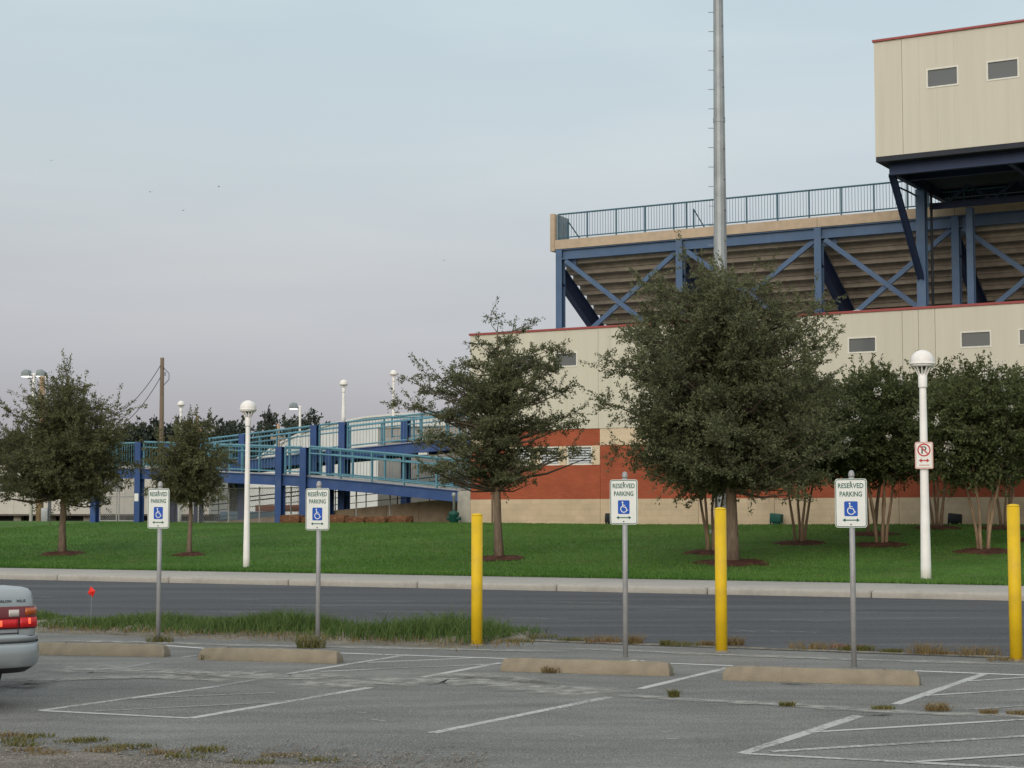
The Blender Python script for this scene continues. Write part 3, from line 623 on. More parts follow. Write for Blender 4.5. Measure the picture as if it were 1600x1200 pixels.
# cream metal panels with open joints round the windows
def panels(parent, x0, x1, z0, z1, edges, wins, y0, y1, m='cream'):
    """wins: (xa, xb, za, zb)"""
    E = sorted(set([x0] + [e for e in edges if x0 < e < x1] + [x1]))
    for i in range(len(E) - 1):
        a, b = E[i], E[i + 1]
        cuts = sorted({a, b} | {c for w in wins for c in w[:2] if a < c < b})
        for j in range(len(cuts) - 1):
            c, d = cuts[j], cuts[j + 1]
            lo = c + ((.012 if any(abs(c - q) < .01 for q in (5.35, 16.51, 17.05, 17.6, 17.51)) else .002) if c == a and i else 0); hi = d
            hit = [w for w in wins if w[0] <= c + 1e-6 and w[1] >= d - 1e-6]
            zs = [(z0, z1)] if not hit else [(z0, hit[0][2]), (hit[0][3], z1)]
            for za, zb in zs:
                box_part('wall_panel', m, parent, lo, hi, y0, y1, za, zb)
def window(parent, xa, xb, za, zb, y0, yb, mull=False):
    t = .028
    w = MB().box(xa - .02, xb + .02, y0 - .015, y0 + .05, za - .02, za + t).box(xa - .02, xb + .02, y0 - .015, y0 + .05, zb - t, zb + .02).box(xa - .02, xa + t, y0 - .015, y0 + .05, za + t, zb - t).box(xb - t, xb + .02, y0 - .015, y0 + .05, za + t, zb - t)
    w = w.build('window', 'winframe', parent)
    box_part('pane', 'winglass', w, xa + t - .005, xb - t + .005, y0 + .03, y0 + .045, za + t - .005, zb - t + .005)
    box_part('reveal', 'trailerdark', w, xa, xb, yb - .02, yb + .0, za, zb)
edges = [0.9 * i + .45 for i in range(31)] + [5.35, 16.51, 17.05, 17.6]
edges = [e for e in edges if all(abs(e - w) > .14 for p in WIN_UP for w in p) and (e in (5.35, 16.51, 17.05, 17.6) or all(abs(e - k) > .3 for k in (5.35, 16.51, 17.05, 17.6)))]
wins = [(a, b, 6.77, 7.27) for a, b in WIN_UP]
panels(cb, 0, LEN, 4.50, 8.09, edges, wins, -.02, .10)
for a, b, za, zb in wins: window(cb, a, b, za, zb, -.02, .12)
box_part('coping', 'coping', cb, -.05, LEN, -.06, .25, 8.093, 8.17)
box_part('side_wall', 'cream', cb, 0.0, .049, .101, 11.5, 4.5, 8.09)
box_part('side_wall', 'brick', cb, 0.0, .049, .196, 11.5, ZB, 4.497)
box_part('roof', 'deck', cb, .06, LEN, .26, 11.5, 8.023, 8.07)
for a, n, w in ((3.3, 1.3, .5), (14.6, 1.2, .55)):
    MB().lathe([(.0, 8.07), (w * .55, 8.07), (w * .55, 8.22), (w * .4, 8.30), (.05, 8.34)], 14, (a, n)).build('roof_vent', 'white_roof', cb, True)

# ------------------------------------------------------------------ grandstand behind it
st = tag(empty('grandstand', bld(0, 3.0, 0), -TB), 'raised concrete grandstand on blue steel columns with cross bracing and railing', 'grandstand')
S0, S1 = 2.04, 27.0
COLS = [2.2, 7.24, 12.6, 17.5, 22.4]
RISE, RUN = .33, .57
for i in range(20):                       # stepped seating units seen from below
    zt = 11.20 - RISE * i; yt = .25 + RUN * i
    for a in range(len(COLS)):
        x0 = COLS[a] + .008 if a else S0; x1 = COLS[a + 1] - .008 if a + 1 < len(COLS) else S1
        MB().add(
            [(x, y, z) for x in (x0, x1) for y, z in ((yt, zt), (yt, zt - .18), (yt + .50, zt - .15), (yt + .50, zt - RISE - .02), (yt + RUN + .12, zt - RISE - .02), (yt + RUN + .12, zt - .10), (yt + .15, zt - .05))],
            [(0, 1, 2, 3, 4, 5, 6), (13, 12, 11, 10, 9, 8, 7)] + [((k + 1) % 7, k, k + 7, (k + 1) % 7 + 7) for k in range(7)]).build('seating_unit', 'precast', st)
fe = [S0] + [7.24, 12.6, 17.5, 22.4] + [S1]
for i in range(len(fe) - 1):
    box_part('fascia', 'fascia', st, fe[i] + .006, fe[i + 1] - .006, -.16, .24, 11.57, 11.92)
box_part('end_wall', 'fascia', st, 1.84, 2.035, -.18, .6, 11.50, 12.95, .01)
box_part('end_screen', 'greyblue', st, 2.06, 2.10, -.05, .9, 11.93, 12.9)
MB().ibeam((2.05, .0, 11.36), (S1, .0, 11.36), .24, .40, .035).build('edge_beam', 'steel', st)
for a in COLS:
    MB().ibeam((a, .0, 7.6), (a, .0, 11.56), .26, .30, .03, (0, 1, 0)).build('column', 'steel', st)
    L = 10.6; c = Vector((0, RUN, -RISE)).normalized()
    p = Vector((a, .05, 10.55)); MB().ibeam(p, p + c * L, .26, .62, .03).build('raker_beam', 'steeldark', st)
    box_part('gusset', 'steel', st, a - .35 if a > 3 else a + .0, a + .62, .10, .13, 10.9, 11.17)
def brace(p, q): MB().bar((p[0], -.05 + p[2], p[1]), (q[0], -.05 + q[2], q[1]), .10, .17).build('brace', 'steel', st)
for i in range(len(COLS) - 1):
    a, b = COLS[i], COLS[i + 1]
    brace((a + .25, 11.12, .0), (b - .05, 7.5, .0)); brace((b - .2, 11.12, .11), (a + .05, 7.5, .11))
# guard railing
RT = 12.93
def railing(parent, x0, x1, zf, y, h, post_x, rail_m, post_r=.028, picket=.115, handrail=None, bottom=.1, ztop=None, pk=.0065, mid=()):
    """zf(x): floor height; posts, rails as parts, the thin pickets of a run as one part"""
    top = lambda x: min(zf(x) + h, ztop(x)) if ztop else zf(x) + h
    xs = sorted(set([x0, x1] + [p for p in post_x if x0 < p < x1]))
    for p in xs: MB().box(p - post_r * .9, p + post_r * .9, y - post_r, y + post_r, zf(p), top(p)).build('post', rail_m, parent)
    N = [x0 + (x1 - x0) * i / 10 for i in range(11)]
    MB().tube([(x, y, top(x)) for x in N], post_r * 1.25, 8).build('top_rail', rail_m, parent)
    MB().tube([(x, y, zf(x) + bottom) for x in N], post_r * .95, 6).build('bottom_rail', rail_m, parent)
    for mh in mid: MB().tube([(x, y - .06, zf(x) + mh) for x in N], post_r * .9, 6).build('hand_rail', rail_m, parent)
    if picket:
        mb = MB(); k = int((x1 - x0) / picket)
        for i in range(1, k):
            x = x0 + (x1 - x0) * i / k; mb.box(x - pk, x + pk, y - pk, y + pk, zf(x) + bottom, top(x))
        tag(mb.build('pickets', rail_m, parent), kind='stuff')
railing(st, 2.12, 16.55, lambda x: 11.92, -.02, 1.01, [3.37, 4.6, 5.8, 6.98, 7.5] + [7.5 + 1.19 * i for i in range(1, 9)], 'raildk', .026, .112)
railing(st, 16.58, 19.2, lambda x: 11.92, -.02, .5, [17.8], 'raildk', .026, .112)
for x0 in (2.25, 7.55):                   # stair handrails behind the railing
    MB().tube([(x0, .5, 12.75), (x0 + .02, 1.9, 11.95)], .025, 6).build('stair_rail', 'raildk', st)
    MB().box(x0 - .02, x0 + .02, .5, .54, 11.9, 12.75).build('stair_post', 'raildk', st)

# ------------------------------------------------------------------ press box
pb = tag(empty('press_box', bld(0, 0, 0), -TB), 'cream panelled press box with small windows raised on dark blue steel', 'building')
X0, X1 = 16.62, 27.0
pwins = [(18.31, 19.28, 14.66, 15.24), (20.18, 21.13, 14.66, 15.24), (22.9, 23.85, 14.66, 15.24), (24.8, 25.75, 14.66, 15.24)]
pe = [17.51] + [17.51 + .55 * i for i in range(1, 18)]
pe = [e for e in pe if all(abs(e - w) > .1 for p in pwins for w in p[:2])]
panels(pb, X0, X1, 12.66, 16.33, pe, pwins, -2.80, -2.70)
for w in pwins: window(pb, *w, -2.80, -2.66)
box_part('core', 'cream', pb, X0 + .003, X1, -2.66, 6.0, 12.66, 16.33)
box_part('coping', 'coping', pb, X0 - .04, X1, -2.86, 6.0, 16.333, 16.40)
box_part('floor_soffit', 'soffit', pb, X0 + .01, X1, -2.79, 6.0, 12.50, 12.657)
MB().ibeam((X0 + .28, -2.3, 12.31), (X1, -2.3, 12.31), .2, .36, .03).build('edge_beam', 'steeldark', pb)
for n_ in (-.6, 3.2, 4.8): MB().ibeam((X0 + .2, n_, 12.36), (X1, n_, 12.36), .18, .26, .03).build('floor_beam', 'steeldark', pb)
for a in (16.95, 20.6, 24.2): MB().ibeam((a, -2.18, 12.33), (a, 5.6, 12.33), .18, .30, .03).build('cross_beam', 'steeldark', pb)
for a in (16.92, 22.3):
    MB().ibeam((a, 1.0, 8.0), (a, 1.0, 12.2), .30, .34, .035, (0, 1, 0)).build('column', 'steel', pb)
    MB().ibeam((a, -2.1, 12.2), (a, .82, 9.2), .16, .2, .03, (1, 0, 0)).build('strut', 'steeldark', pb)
for a in (18.32, 23.7): MB().ibeam((a, 1.8, 8.0), (a, 1.8, 11.6), .22, .26, .03, (0, 1, 0)).build('column', 'steel', pb)
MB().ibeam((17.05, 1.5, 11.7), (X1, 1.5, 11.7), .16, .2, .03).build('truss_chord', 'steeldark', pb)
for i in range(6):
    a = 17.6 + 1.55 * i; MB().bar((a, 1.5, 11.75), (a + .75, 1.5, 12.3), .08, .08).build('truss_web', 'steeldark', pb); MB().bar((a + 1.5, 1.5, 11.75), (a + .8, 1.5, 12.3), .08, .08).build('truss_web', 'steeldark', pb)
MB().tube([(16.6, -.8, 12.6), (16.6, -.8, 12.15), (16.66, -.75, 12.05), (16.75, .3, 12.02), (16.8, .8, 11.98)], .03, 8).build('drain_pipe', 'steeldark', pb, True)
MB().tube([(17.22, 1.1, 12.4), (17.22, 1.1, 8.1)], .045, 8).build('drain_pipe', 'soffit', pb, True)

# ------------------------------------------------------------------ switchback ramp
rp = tag(empty('access_ramp', bld(0, 0, 0), -TB), 'blue steel switchback access ramp with teal railings beside the brick building', 'ramp')
low = lambda x: np.interp(x, [-18.8, -16.2, -7.5, -.5, .0], [3.40, 3.38, 2.98, 2.35, 2.33])
upp = lambda x: np.interp(x, [-18.8, -16.2, -8.5, -1.0, 0], [3.40, 3.42, 4.0, 4.48, 4.52])
def run(zf, x0, x1, y0, y1, m_beam='rampblue'):
    xs = [x0 + (x1 - x0) * i / 12 for i in range(13)]
    mb = MB(); vs = []
    for x in xs: vs += [(x, y0 + .1, zf(x)), (x, y1 - .1, zf(x)), (x, y1 - .1, zf(x) - .12), (x, y0 + .1, zf(x) - .12)]
    fs = [(0, 1, 2, 3), (51, 50, 49, 48)]
    for i in range(12):
        for j in range(4): fs.append((4 * i + j, 4 * i + (j + 1) % 4, 4 * i + 4 + (j + 1) % 4, 4 * i + 4 + j))
    mb.add(vs, fs).build('deck', 'deck', rp)
    for y in (y0 + .05, y1 - .05):
        for i in range(0, 12, 3): MB().ibeam((xs[i], y, zf(xs[i]) - .25), (xs[i + 3], y, zf(xs[i + 3]) - .25), .16, .42, .03).build('beam', m_beam, rp)
run(low, -16.2, -.5, .0, 1.75); run(upp, -16.2, -.3, 2.1, 3.85)
run(lambda x: 3.40, -18.8, -16.2, .0, 3.85)
for y, xs in ((.02, (-18.65, -16.2, -8.85, -7.65)), (1.72, (-16.2, -8.85, -7.65)), (2.12, (-16.2, -12.4, -8.7, -7.3)), (3.82, (-16.2, -8.4, -5.4))):
    for x in xs:
        top = {(-16.2): 4.42, (-18.65): 4.42}.get(x, (low(x) if y < 2 else upp(x)) + 1.05)
        w = .15 if y < 1 or y > 2 else .12
        MB().ibeam((x, y, .98), (x, y, top), w * 2, w * 2, .03, (0, 1, 0)).box(x - w, x + w, y - w, y + w, top, top + .02).box(x - w - .06, x + w + .06, y - w - .06, y + w + .06, .95, 1.10).build('post', 'rampblue', rp)
ps = lambda a, b, d: [a + (b - a) * i / max(1, round((b - a) / d)) for i in range(max(1, round((b - a) / d)) + 1)]
for y, zf, x0, x1, h in ((.05, low, -16.0, -9.05, 1.08), (.05, low, -8.62, -7.85, 1.08), (.05, low, -7.42, -.05, 1.12), (1.7, low, -15.9, -.3, 1.05), (2.15, upp, -16.0, -8.9, 1.06), (2.15, upp, -8.5, -7.5, 1.06), (2.15, upp, -7.1, -.05, 1.06), (3.8, upp, -16, -.3, 1.06)):
    railing(rp, x0, x1, zf, y, h, ps(x0, x1, 1.62), 'teal', .034, .15 if y in (.05, 2.15) else None, mid=(.86,), pk=.0055)
railing(rp, -18.75, -16.3, lambda x: 3.4, .05, 1.02, [-17.5], 'teal', .03, .125, pk=.008)
railing(rp, -6.6, .3, lambda x: 4.55, 4.6, .86, ps(-6.6, .3, 1.5), 'teal', .026, None, mid=(.45,))
box_part('upper_walk', 'deck', rp, -6.6, .3, 3.9, 4.7, 4.40, 4.55)
box_part('light_fixture', 'white_roof', rp, -2.95, -2.55, .98, 1.1, 3.72, 3.80)
box_part('notice_plate', 'signwhite', rp, -16.32, -16.1, -.145, -.136, 1.98, 2.3)
# concrete lower run with its wall
cw = tag(empty('ramp_wall', bld(0, 0, 0), -TB), 'stained tan concrete wall rising under the blue ramp', 'wall')
for i in range(9):
    x0, x1 = -14.2 + 1.52 * i, -14.2 + 1.52 * (i + 1); zz = lambda x: 1.06 + (x + 14.2) / 13.7 * 1.1
    MB().add([(x, y, z) for x in (x0 + .008, x1 - .008) for y, z in ((1.95, .95), (2.08, .95), (2.08, zz(x)), (1.95, zz(x)))], [(0, 1, 2, 3), (7, 6, 5, 4), (0, 4, 5, 1), (1, 5, 6, 2), (2, 6, 7, 3), (3, 7, 4, 0)]).build('wall_panel', 'rampwall', cw)
for i in range(9):
    x = -13.6 + 1.5 * i; z = 1.06 + (x + 14.2) / 13.7 * 1.1; MB().tube([(x, 2.02, z), (x, 2.02, z + .92)], .022, 6).build('rail_post', 'darkrail', cw)
for h in (.22, .5, .75, .92): MB().tube([(-14, 2.02, 1.08 + h), (-.6, 2.02, 2.15 + h)], .028 if h > .7 else .016, 6).build('hand_rail', 'darkrail', cw)
ab = tag(empty('concrete_abutment', bld(-.28, .6, 0), -TB), 'pale concrete abutment block between ramp beam and brick corner', 'abutment')
MB().box(-.28, .275, -.62, 1.2, .95, 2.31).build('block', 'abut', ab, bevel=.015)

# ------------------------------------------------------------------ gate and chain link
def chain(x0, x1, z0, z1, y, d=.11, r=.004):
    mb = MB(); w = x1 - x0; h = z1 - z0; k = int((w + h) / d)
    for i in range(1, k):
        c = i * d
        for sgn in (1, -1):
            a = (max(0, c - h), min(h, c)); b = (min(w, c), max(0, c - w))
            p, q = (a[0], a[1]), (b[0], b[1])
            if sgn < 0: p, q = (w - p[0], p[1]), (w - q[0], q[1])
            mb.bar((x0 + p[0], y, z0 + p[1]), (x0 + q[0], y, z0 + q[1]), r * 2, r * 2, (0, 1, 0))
    return mb
gt = tag(empty('chain_link_gate', bld(-17.45, .1, 0), -TB), 'double chain link gate between two blue ramp posts', 'gate')
for x0, x1 in ((-1.02, -.03), (.03, 1.02)):
    lf = MB(); zb, zt = 1.14, 3.0
    lf.tube([(x0 + .03, 0, zb), (x0 + .03, 0, zt)], .028, 8).tube([(x1 - .03, 0, zb), (x1 - .03, 0, zt)], .028, 8)
    for z in (zb + .02, 2.18, zt): lf.tube([(x0, 0, z), (x1, 0, z)], .026, 8)
    lf = lf.build('gate_leaf', 'galv', gt)
    tag(chain(x0 + .03, x1 - .03, zb, zt, 0).build('wire_mesh', 'galv', lf), kind='stuff')
fn = tag(empty('chain_link_fence', bld(-12.4, 1.2, 0), -TB), 'chain link fence with thin steel posts under the ramp', 'fence')
for x in (-3.2, -1.6, 0, 1.6, 3.2, 4.8, 6.4, 8.0): MB().tube([(x, 0, 1.0), (x, 0, 2.55)], .03, 8).build('fence_post', 'galv', fn)
MB().tube([(-3.2, 0, 2.5), (8.0, 0, 2.5)], .022, 6).build('top_rail', 'galv', fn)
tag(chain(-3.2, 4.8, 1.08, 2.5, 0, .13).build('wire_mesh', 'galv', fn), kind='stuff')

# ------------------------------------------------------------------ things behind the ramp
gw = tag(empty('service_building', bld(-6.2, 7.5, 0), -TB), 'plain grey service building behind the upper ramp', 'building')
for i in range(6): box_part('wall_panel', 'greywall', gw, -3.1 + 1.55 * i + .01, -3.1 + 1.55 * (i + 1), 0, .2, .95, 5.15)
box_part('core', 'greywall', gw, -3.1, 6.2, .2, 4, .95, 5.1)
box_part('roof_edge', 'fascia', gw, -3.15, 6.2, -.05, 4, 5.153, 5.22)
dm = tag(empty('arched_building', (-5.9, 112, Z_TOP)), 'big white metal building with curved arched roof behind the ramp', 'building')
prof = [(-11.2, -.1)] + [(11.2 * -math.cos(R(a)), 2.0 + 4.75 * math.sin(R(a))) for a in range(0, 181, 12)] + [(11.2, -.1)]
MB().prism(prof, 0, 26).build('shell', 'white_roof', dm)
for i in range(1, len(prof) - 2):
    MB().bar((prof[i][0], -.03, prof[i][1]), (prof[i + 1][0], -.03, prof[i + 1][1]), .12, .16, (0, 1, 0)).build('rim', 'white_roof', dm)
for i in range(14):
    x = -10 + 1.5 * i; z = 2.0 + 4.75 * math.sqrt(max(0, 1 - (x / 11.2) ** 2)); MB().box(x - .03, x + .03, -.05, -.004, 0, z - .1).build('rib', 'white_roof', dm)
box_part('vent', 'greywall', dm, 3.4, 4.0, -.06, .0, 5.6, 5.8)
# site trailer
trp = at_Y(0, 810, 90.0)
tr = tag(empty('site_trailer', (-29, 92.5, Z_TOP), R(-7)), 'long beige site trailer raised on blocks behind the oak', 'trailer')
for i in range(15): box_part('siding_panel', 'trailer', tr, -9 + 1.5 * i + .012, -9 + 1.5 * (i + 1), 0, .1, .36, 2.75)
box_part('core', 'trailer', tr, -9, 13.5, .1, 3.4, .36, 2.75)
box_part('roof', 'trailer', tr, -9.1, 13.6, -.1, 3.5, 2.753, 2.9)
box_part('skirt_rail', 'trailerdark', tr, -9, 13.5, .02, .12, .27, .355)
for x in (-3.9, 1.9, 4.8, 7.7, 10.6): w = box_part('window', 'winframe', tr, x, x + 1.25, -.03, .05, 1.45, 2.3); box_part('pane', 'winglass', w, x + .06, x + 1.19, -.045, -.02, 1.51, 2.24)
for i in range(12):
    x = -8.6 + 1.9 * i; box_part('support_block', 'trailerdark' if i % 2 else 'abut', tr, x, x + .4, .5, .9, -.05, .27)
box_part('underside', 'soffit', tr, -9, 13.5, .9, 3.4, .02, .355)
bn = tag(empty('waste_bin', bld(-17.3, 2.6, Z_TOP), -TB), 'dark grey waste bin standing behind the chain link gate', 'bin')
MB().lathe([(.25, 0), (.30, .72), (.33, .74), (.33, .80), (.29, .80), (.25, .1)], 18).build('body', 'bin', bn, True)
MB().lathe([(.34, .80), (.34, .84), (.2, .88), (.02, .89)], 18).build('lid', 'bin', bn, True)
p = at_Y(72, 818, 84.0); p.z = Z_TOP
pd = tag(empty('utility_pedestal', p), 'grey metal utility pedestal beside the pale wooden pole', 'pedestal')
MB().box(-.22, .1, -.15, .15, 0, .65).build('base_box', 'polegalv', pd, bevel=.02); MB().box(.08, .22, -.06, .06, 0, 1.1).build('stem', 'bin', pd); MB().box(.0, .32, -.1, .1, 1.0, 1.35).build('meter_head', 'bin', pd, bevel=.08); MB().lathe([(.07, -.04), (.07, .04)], 14).build('meter_glass', 'louvre', pd).matrix_local = Matrix.Translation((.18, -.11, 1.2)) @ Matrix.Rotation(R(90), 4, 'X')

for i, (a0, n0, m, lab) in enumerate(((-14.6, 5.2, 'paleblue', 'pale blue field barrier seen through the fence under the ramp'), (-13.2, 5.9, 'orangered', 'faded orange field barrier seen through the fence under the ramp'))):
    e = tag(empty('field_barrier', bld(a0, n0, Z_TOP), -TB), lab, 'barrier')
    box_part('panel', m, e, -1.5, 1.5, -.05, .05, .12 + .35 * i, .48 + .28 * i, .03)
    for x in (-1.3, 0, 1.3): box_part('foot', 'bin', e, x - .04, x + .04, -.25, .25, -.03, .06); box_part('upright', 'bin', e, x - .03, x + .03, -.03, .03, .03, .14 + .36 * i)
# poles and wires
def pole(name, label, px, py_top, py_base, Y, r, m, cross=None, cat='pole'):
    top = at_Y(px, py_top, Y); z0 = Z_TOP - .05
    e = tag(empty(name, (top.x, Y, 0)), label, cat)
    MB().tube([(0, 0, z0), (.02, 0, (z0 + top.z) / 2), (0, 0, top.z)], [r * 1.2, r * 1.05, r * .85], 12).build('shaft', m, e, True)
    MB().lathe([(.03, top.z - .9), (.06, top.z - .88), (.06, top.z - .75), (.03, top.z - .72)], 8, (r + .02, 0)).build('insulator', 'polegalv', e)
    MB().tube([(r * .7, -.05, top.z - .5), (r + .25, -.05, top.z - .8), (r + .25, -.05, top.z - 1.1), (r * .7, -.05, top.z - 1.4)], .018, 6).build('conduit_loop', 'wire', e)
    if cross:
        MB().box(-cross, cross, -.06, .06, top.z - .95, top.z - .75).build('crossarm', m, e)
        for sx_ in (-1, 1): MB().lathe([(.04, top.z - .75), (.05, top.z - .6), (.02, top.z - .55)], 8, (sx_ * cross * .85, 0)).build('insulator', 'polegalv', e)
    return top
tp1 = pole('utility_pole', 'tall weathered wooden utility pole rising above the ramp end', 253.5, 559, 815, 88, .115, 'wood')
tp2 = pole('utility_pole', 'pale wooden utility pole standing behind the large oak beside the trailer', 66, 588, 818, 84, .155, 'woodlight')
for k in range(2):
    a = tp1 - Vector((0, 0, .25 + .6 * k)); b = tp2 - Vector((0, 0, .3 + .6 * k)); pts = []
    for i in range(25):
        u = i / 24; q = a.lerp(b, u); q.z -= 4 * 2.3 * u * (1 - u) * (1.0 + .05 * k); pts.append(q)
    tag(MB().tube(pts, .018, 5).build('overhead_wire', 'wire'), ('upper', 'lower')[k] + ' sagging wire strung between the two wooden utility poles', 'wire')
pole('cross_pole', 'far brown post with crossarm between the trees and ramp', 435, 662, 815, 100, .09, 'woodlight', .42)
pole('cross_pole', 'thin far brown pole behind the small oak', 308, 650, 815, 110, .08, 'woodlight', .3)

def globe_lamp(name, label, base, height, gr, group=None, pole_r=.075, base_r=None):
    """white post, cage arms, ring and globe"""
    e = tag(empty(name, base), label, 'lamp post', group); k = gr / .235
    zt = height - 2 * gr * .86
    MB().lathe([(pole_r * 1.55, -.1), (pole_r * 1.5, .25), (pole_r * 1.25, height * .35), (pole_r, zt - .32 * k), (pole_r, zt - .14 * k)], 20).build('post', 'whitepaint', e, True)
    MB().lathe([(pole_r * 1.25, zt - .34 * k), (pole_r * 1.3, zt - .32 * k), (pole_r * 1.3, zt - .10 * k), (pole_r * .9, zt - .06 * k)], 20).build('collar', 'whitepaint', e, True)
    cx = [(gr * math.cos(R(a)), zt + gr * .72 + gr * .98 * math.sin(R(a))) for a in range(-24, 91, 6)]
    MB().lathe([(.01, cx[0][1])] + cx + [(.005, cx[-1][1] + .002)], 26).build('globe', 'globe', e, True)
    MB().lathe([(gr * 1.03, zt + gr * .50), (gr * 1.06, zt + gr * .52), (gr * 1.06, zt + gr * .62), (gr * 1.0, zt + gr * .64), (gr * .96, zt + gr * .56)], 26).build('ring', 'whitepaint', e, True)
    MB().lathe([(gr * .25, zt + gr * .12), (gr * .3, zt + gr * .3), (gr * .86, zt + gr * .44), (gr * .86, zt + gr * .5)], 20).build('lens_base', 'darklens', e, True)
    for i in range(10):
        a = 2 * math.pi * i / 10; c, s = math.cos(a), math.sin(a)
        MB().tube([(pole_r * c, pole_r * s, zt - .12 * k), (gr * .62 * c, gr * .62 * s, zt + gr * .18), (gr * 1.02 * c, gr * 1.02 * s, zt + gr * .56)], .013 * k, 6).build('cage_arm', 'whitepaint', e)
    return e
lr = on_lawn(1447, 904); ll = on_lawn(385, 886)
globe_lamp('globe_lamp_post', 'white globe lamp post carrying the no parking sign', lr, (904 - 547) / (F / lr.y), .24, 'white globe lamps', .068)
globe_lamp('globe_lamp_post', 'plain white globe lamp post on the lawn near the sidewalk without a sign', ll, (886 - 626) / (F / ll.y), .20, 'white globe lamps', .054)
q = bld(-7.3, 2.12); zt = float(upp(-7.3)) + 1.07; q.z = zt
globe_lamp('globe_lamp_post', 'short white globe lamp on top of a blue ramp post', q, at_Y(535, 593, q.y).z - zt, .165, 'white globe lamps', .055)
for px, py, Y, lab in ((615, 578, 78, 'slender white globe lamp behind the upper ramp railing'), (283, 626, 80, 'white globe lamp showing above the small oak')):
    t = at_Y(px, py, Y); globe_lamp('globe_lamp_post', lab, (t.x, Y, Z_TOP), t.z - Z_TOP, .165, 'white globe lamps', .055)
def area_light(label, px, py, Y, heads, m='whitepaint', arm=.45):
    t = at_Y(px, py, Y); e = tag(empty('area_light', (t.x, Y, Z_TOP)), label, 'street light'); z = t.z - Z_TOP
    MB().lathe([(.09, -.1), (.06, z - .1), (.05, z)], 12).build('post', m, e, True)
    for sgn in heads:
        MB().bar((0, 0, z - .08), (sgn * arm * .5, 0, z - .02), .06, .07).build('arm', m, e)
        h = MB().prism([(sgn * arm * x, z + dz) for x, dz in ((.35, -.12), (1.85, -.16), (1.75, .06), (1.2, .18), (.6, .14))], -.22, .22).build('head', 'lamphead', e, bevel=.03)
        box_part('lens', 'lit', h, min(sgn * arm * .5, sgn * arm * 1.75), max(sgn * arm * .5, sgn * arm * 1.75), -.18, .18, z - .20, z - .155)
area_light('twin headed area light glowing above the large oak', 53, 583, 86, (-1, 1), arm=.32)
area_light('single headed area light glowing in front of the far trees', 469, 634, 95, (-1,), arm=.32)

# stadium light pole
lp = Vector(at_Y(1129, 790, 53.0)); lpz = lawn_h(to_site(lp)[1])
sp = tag(empty('stadium_light_pole', (lp.x, 53.0, lpz)), 'very tall tapered galvanised steel pole with climbing pegs behind the biggest oak', 'pole')
r_ = lambda z: .255 - .0042 * z * 1.55
sec = [(0, 6.2), (6.2, 12.6), (12.6, 19.5), (19.5, 27)]
for i, (a, b) in enumerate(sec):
    MB().lathe([(r_(a) + .006 * 0, a - (.3 if i == 0 else 0)), (r_(b), b + .0)], 12).build('pole_section', 'polegalv', sp)
    if i: MB().lathe([(r_(a) + .012, a - .12), (r_(a) + .012, a + .02)], 12).build('joint_collar', 'polegalv', sp)
for i in range(36):
    z = 4.5 + i * .6; sgn = -1 if i % 2 else -1
    MB().tube([(sgn * r_(z) * .9, -.02, z), (sgn * (r_(z) + .16), -.02, z)], .012, 6).build('peg', 'galv', sp)
for i in range(20):
    z = 5 + i * .95; MB().lathe([(.02, 0), (.02, .02)], 8).build('bolt', 'darklens', sp).matrix_local = Matrix.Translation((r_(z) * .72, -r_(z) * .70, z)) @ Matrix.Rotation(R(90), 4, 'X')
MB().lathe([(r_(0) + .02, -.2), (r_(0) + .14, -.2), (r_(0) + .14, .08), (r_(0) + .02, .10)], 12).build('base_plate', 'polegalv', sp)

